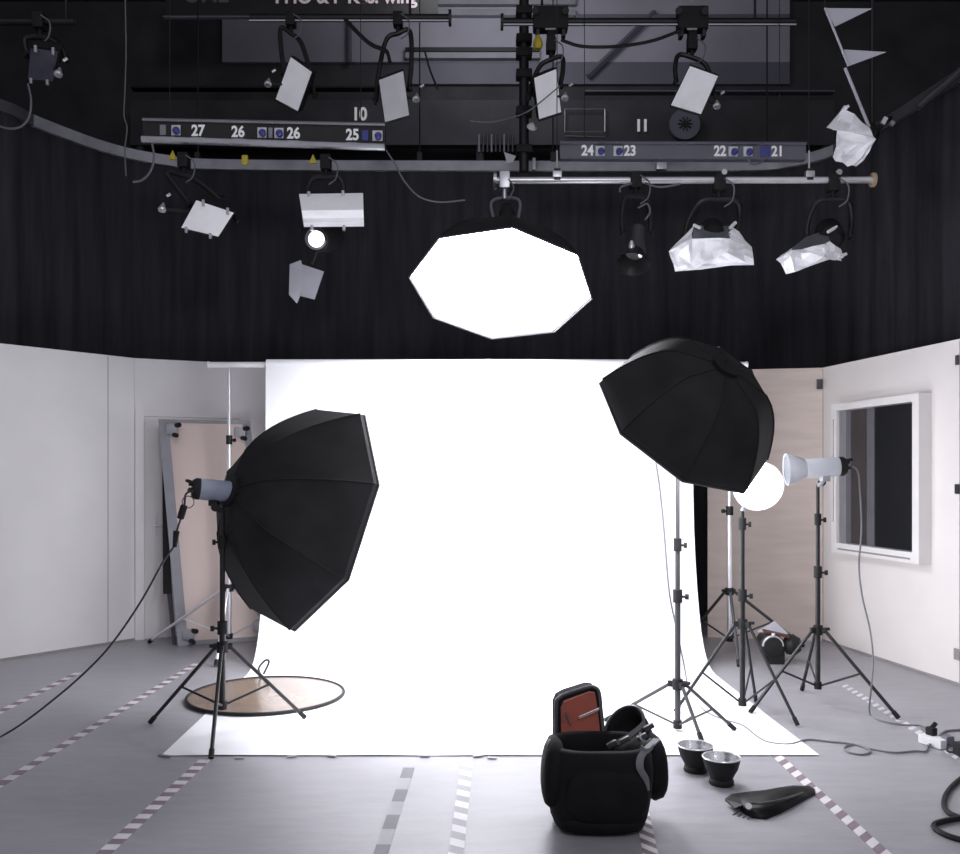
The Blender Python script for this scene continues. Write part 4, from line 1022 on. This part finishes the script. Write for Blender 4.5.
# ------------------------------------------------------------------ floor tape
def tape(p0, p1, w, cols, n, label, slant=.35, gaps=()):
    a = FL(*p0); b = FL(*p1); d = b - a; L = d.length; d.normalize(); s = V((-d.y, d.x, 0)) * w * .5
    mb = MB()
    for i in range(n):
        if i in gaps: continue
        z = V((0, 0, .0025))
        t0 = L * i / n; t1 = L * (i + 1) / n; sl = d * (w * slant)
        q = [a + d * t0 - s - sl + z, a + d * t1 - s - sl + z, a + d * t1 + s + sl + z, a + d * t0 + s + sl + z]
        mb.prism(q, V((0, 0, -.002)), i % 2)
    return tag(mb.build('floor_tape', [M[c] for c in cols]), label, 'tape', 'striped tapes on the floor')
tape((-20, 722), (78, 673), .055, ('tape_white', 'tape_red'), 17, 'red and white striped floor tape furthest left, below the white wall', 0)
tape((-10, 791), (196, 664), .055, ('tape_white', 'tape_red'), 39, 'long red and white striped floor tape left of the left tripod', 0)
tape((95, 862), (205, 760), .06, ('tape_white', 'tape_red'), 23, 'red and white striped floor tape running to the left corner of the paper', 0)
tape((455, 862), (467.5, 758), .062, ('tape_white', 'tape_pale'), 18, 'pale worn striped floor tape in the middle of the foreground', .3)
o = tape((378, 862), (409, 768), .058, ('tape_grey', 'tape_pale'), 7, 'solid grey patched floor tape left of the pale striped tape', 0)
tape((652, 862), (641, 806), .06, ('tape_white', 'tape_red'), 12, 'red and white striped floor tape passing under the black bag', .5)
tape((890, 859), (774, 753.5), .055, ('tape_white', 'tape_red'), 22, 'red and white striped floor tape right of the black pouch', -.5)
tape((967, 763), (842, 684), .055, ('tape_white', 'floor'), 40, 'white striped floor tape under the rightmost tripod and extension socket', -.5)

# --------------------------------------------------------------- light + camera
w = bpy.data.worlds.new('studio_ambient'); scn.world = w; w.use_nodes = True
bg = w.node_tree.nodes['Background']; bg.inputs['Color'].default_value = (.88, .88, 1.0, 1); bg.inputs['Strength'].default_value = .33

def area(name, loc, target, size, power, col=(1, 1, 1)):
    l = bpy.data.lights.new(name, 'AREA'); l.energy = power; l.size = size; l.color = col; l.shape = 'DISK'
    o = bpy.data.objects.new(name, l); COL.objects.link(o); o.location = V(loc)
    o.rotation_euler = (V(target) - V(loc)).to_track_quat('-Z', 'Y').to_euler()
    return o
area('house_light', (1.2, -1.5, 5.0), (-.6, 8.2, 1.3), 1.2, 70, (.97, .97, 1))  # added unseen lamp to brighten the back flats and door
area('grid_light', (.1, 9.4, 7.3), (.1, 11.6, 6.3), 1.6, 26, (.93, .94, 1))  # added lamp out of view, lifts the far wall's upper boarding

cam = bpy.data.cameras.new('camera'); co = bpy.data.objects.new('camera', cam); COL.objects.link(co)
co.location = (0, 0, CZ); co.rotation_euler = (math.pi / 2, 0, 0)
cam.sensor_width = 36; cam.lens = 36 * F / 960; cam.shift_y = (HY - 427) / 960; cam.shift_x = 0
cam.clip_end = 100
scn.camera = co
scn.cycles.use_denoising = True
scn.cycles.max_bounces = 8
scn.view_settings.view_transform = 'Standard'
scn.view_settings.look = 'None'
scn.view_settings.exposure = 0.2
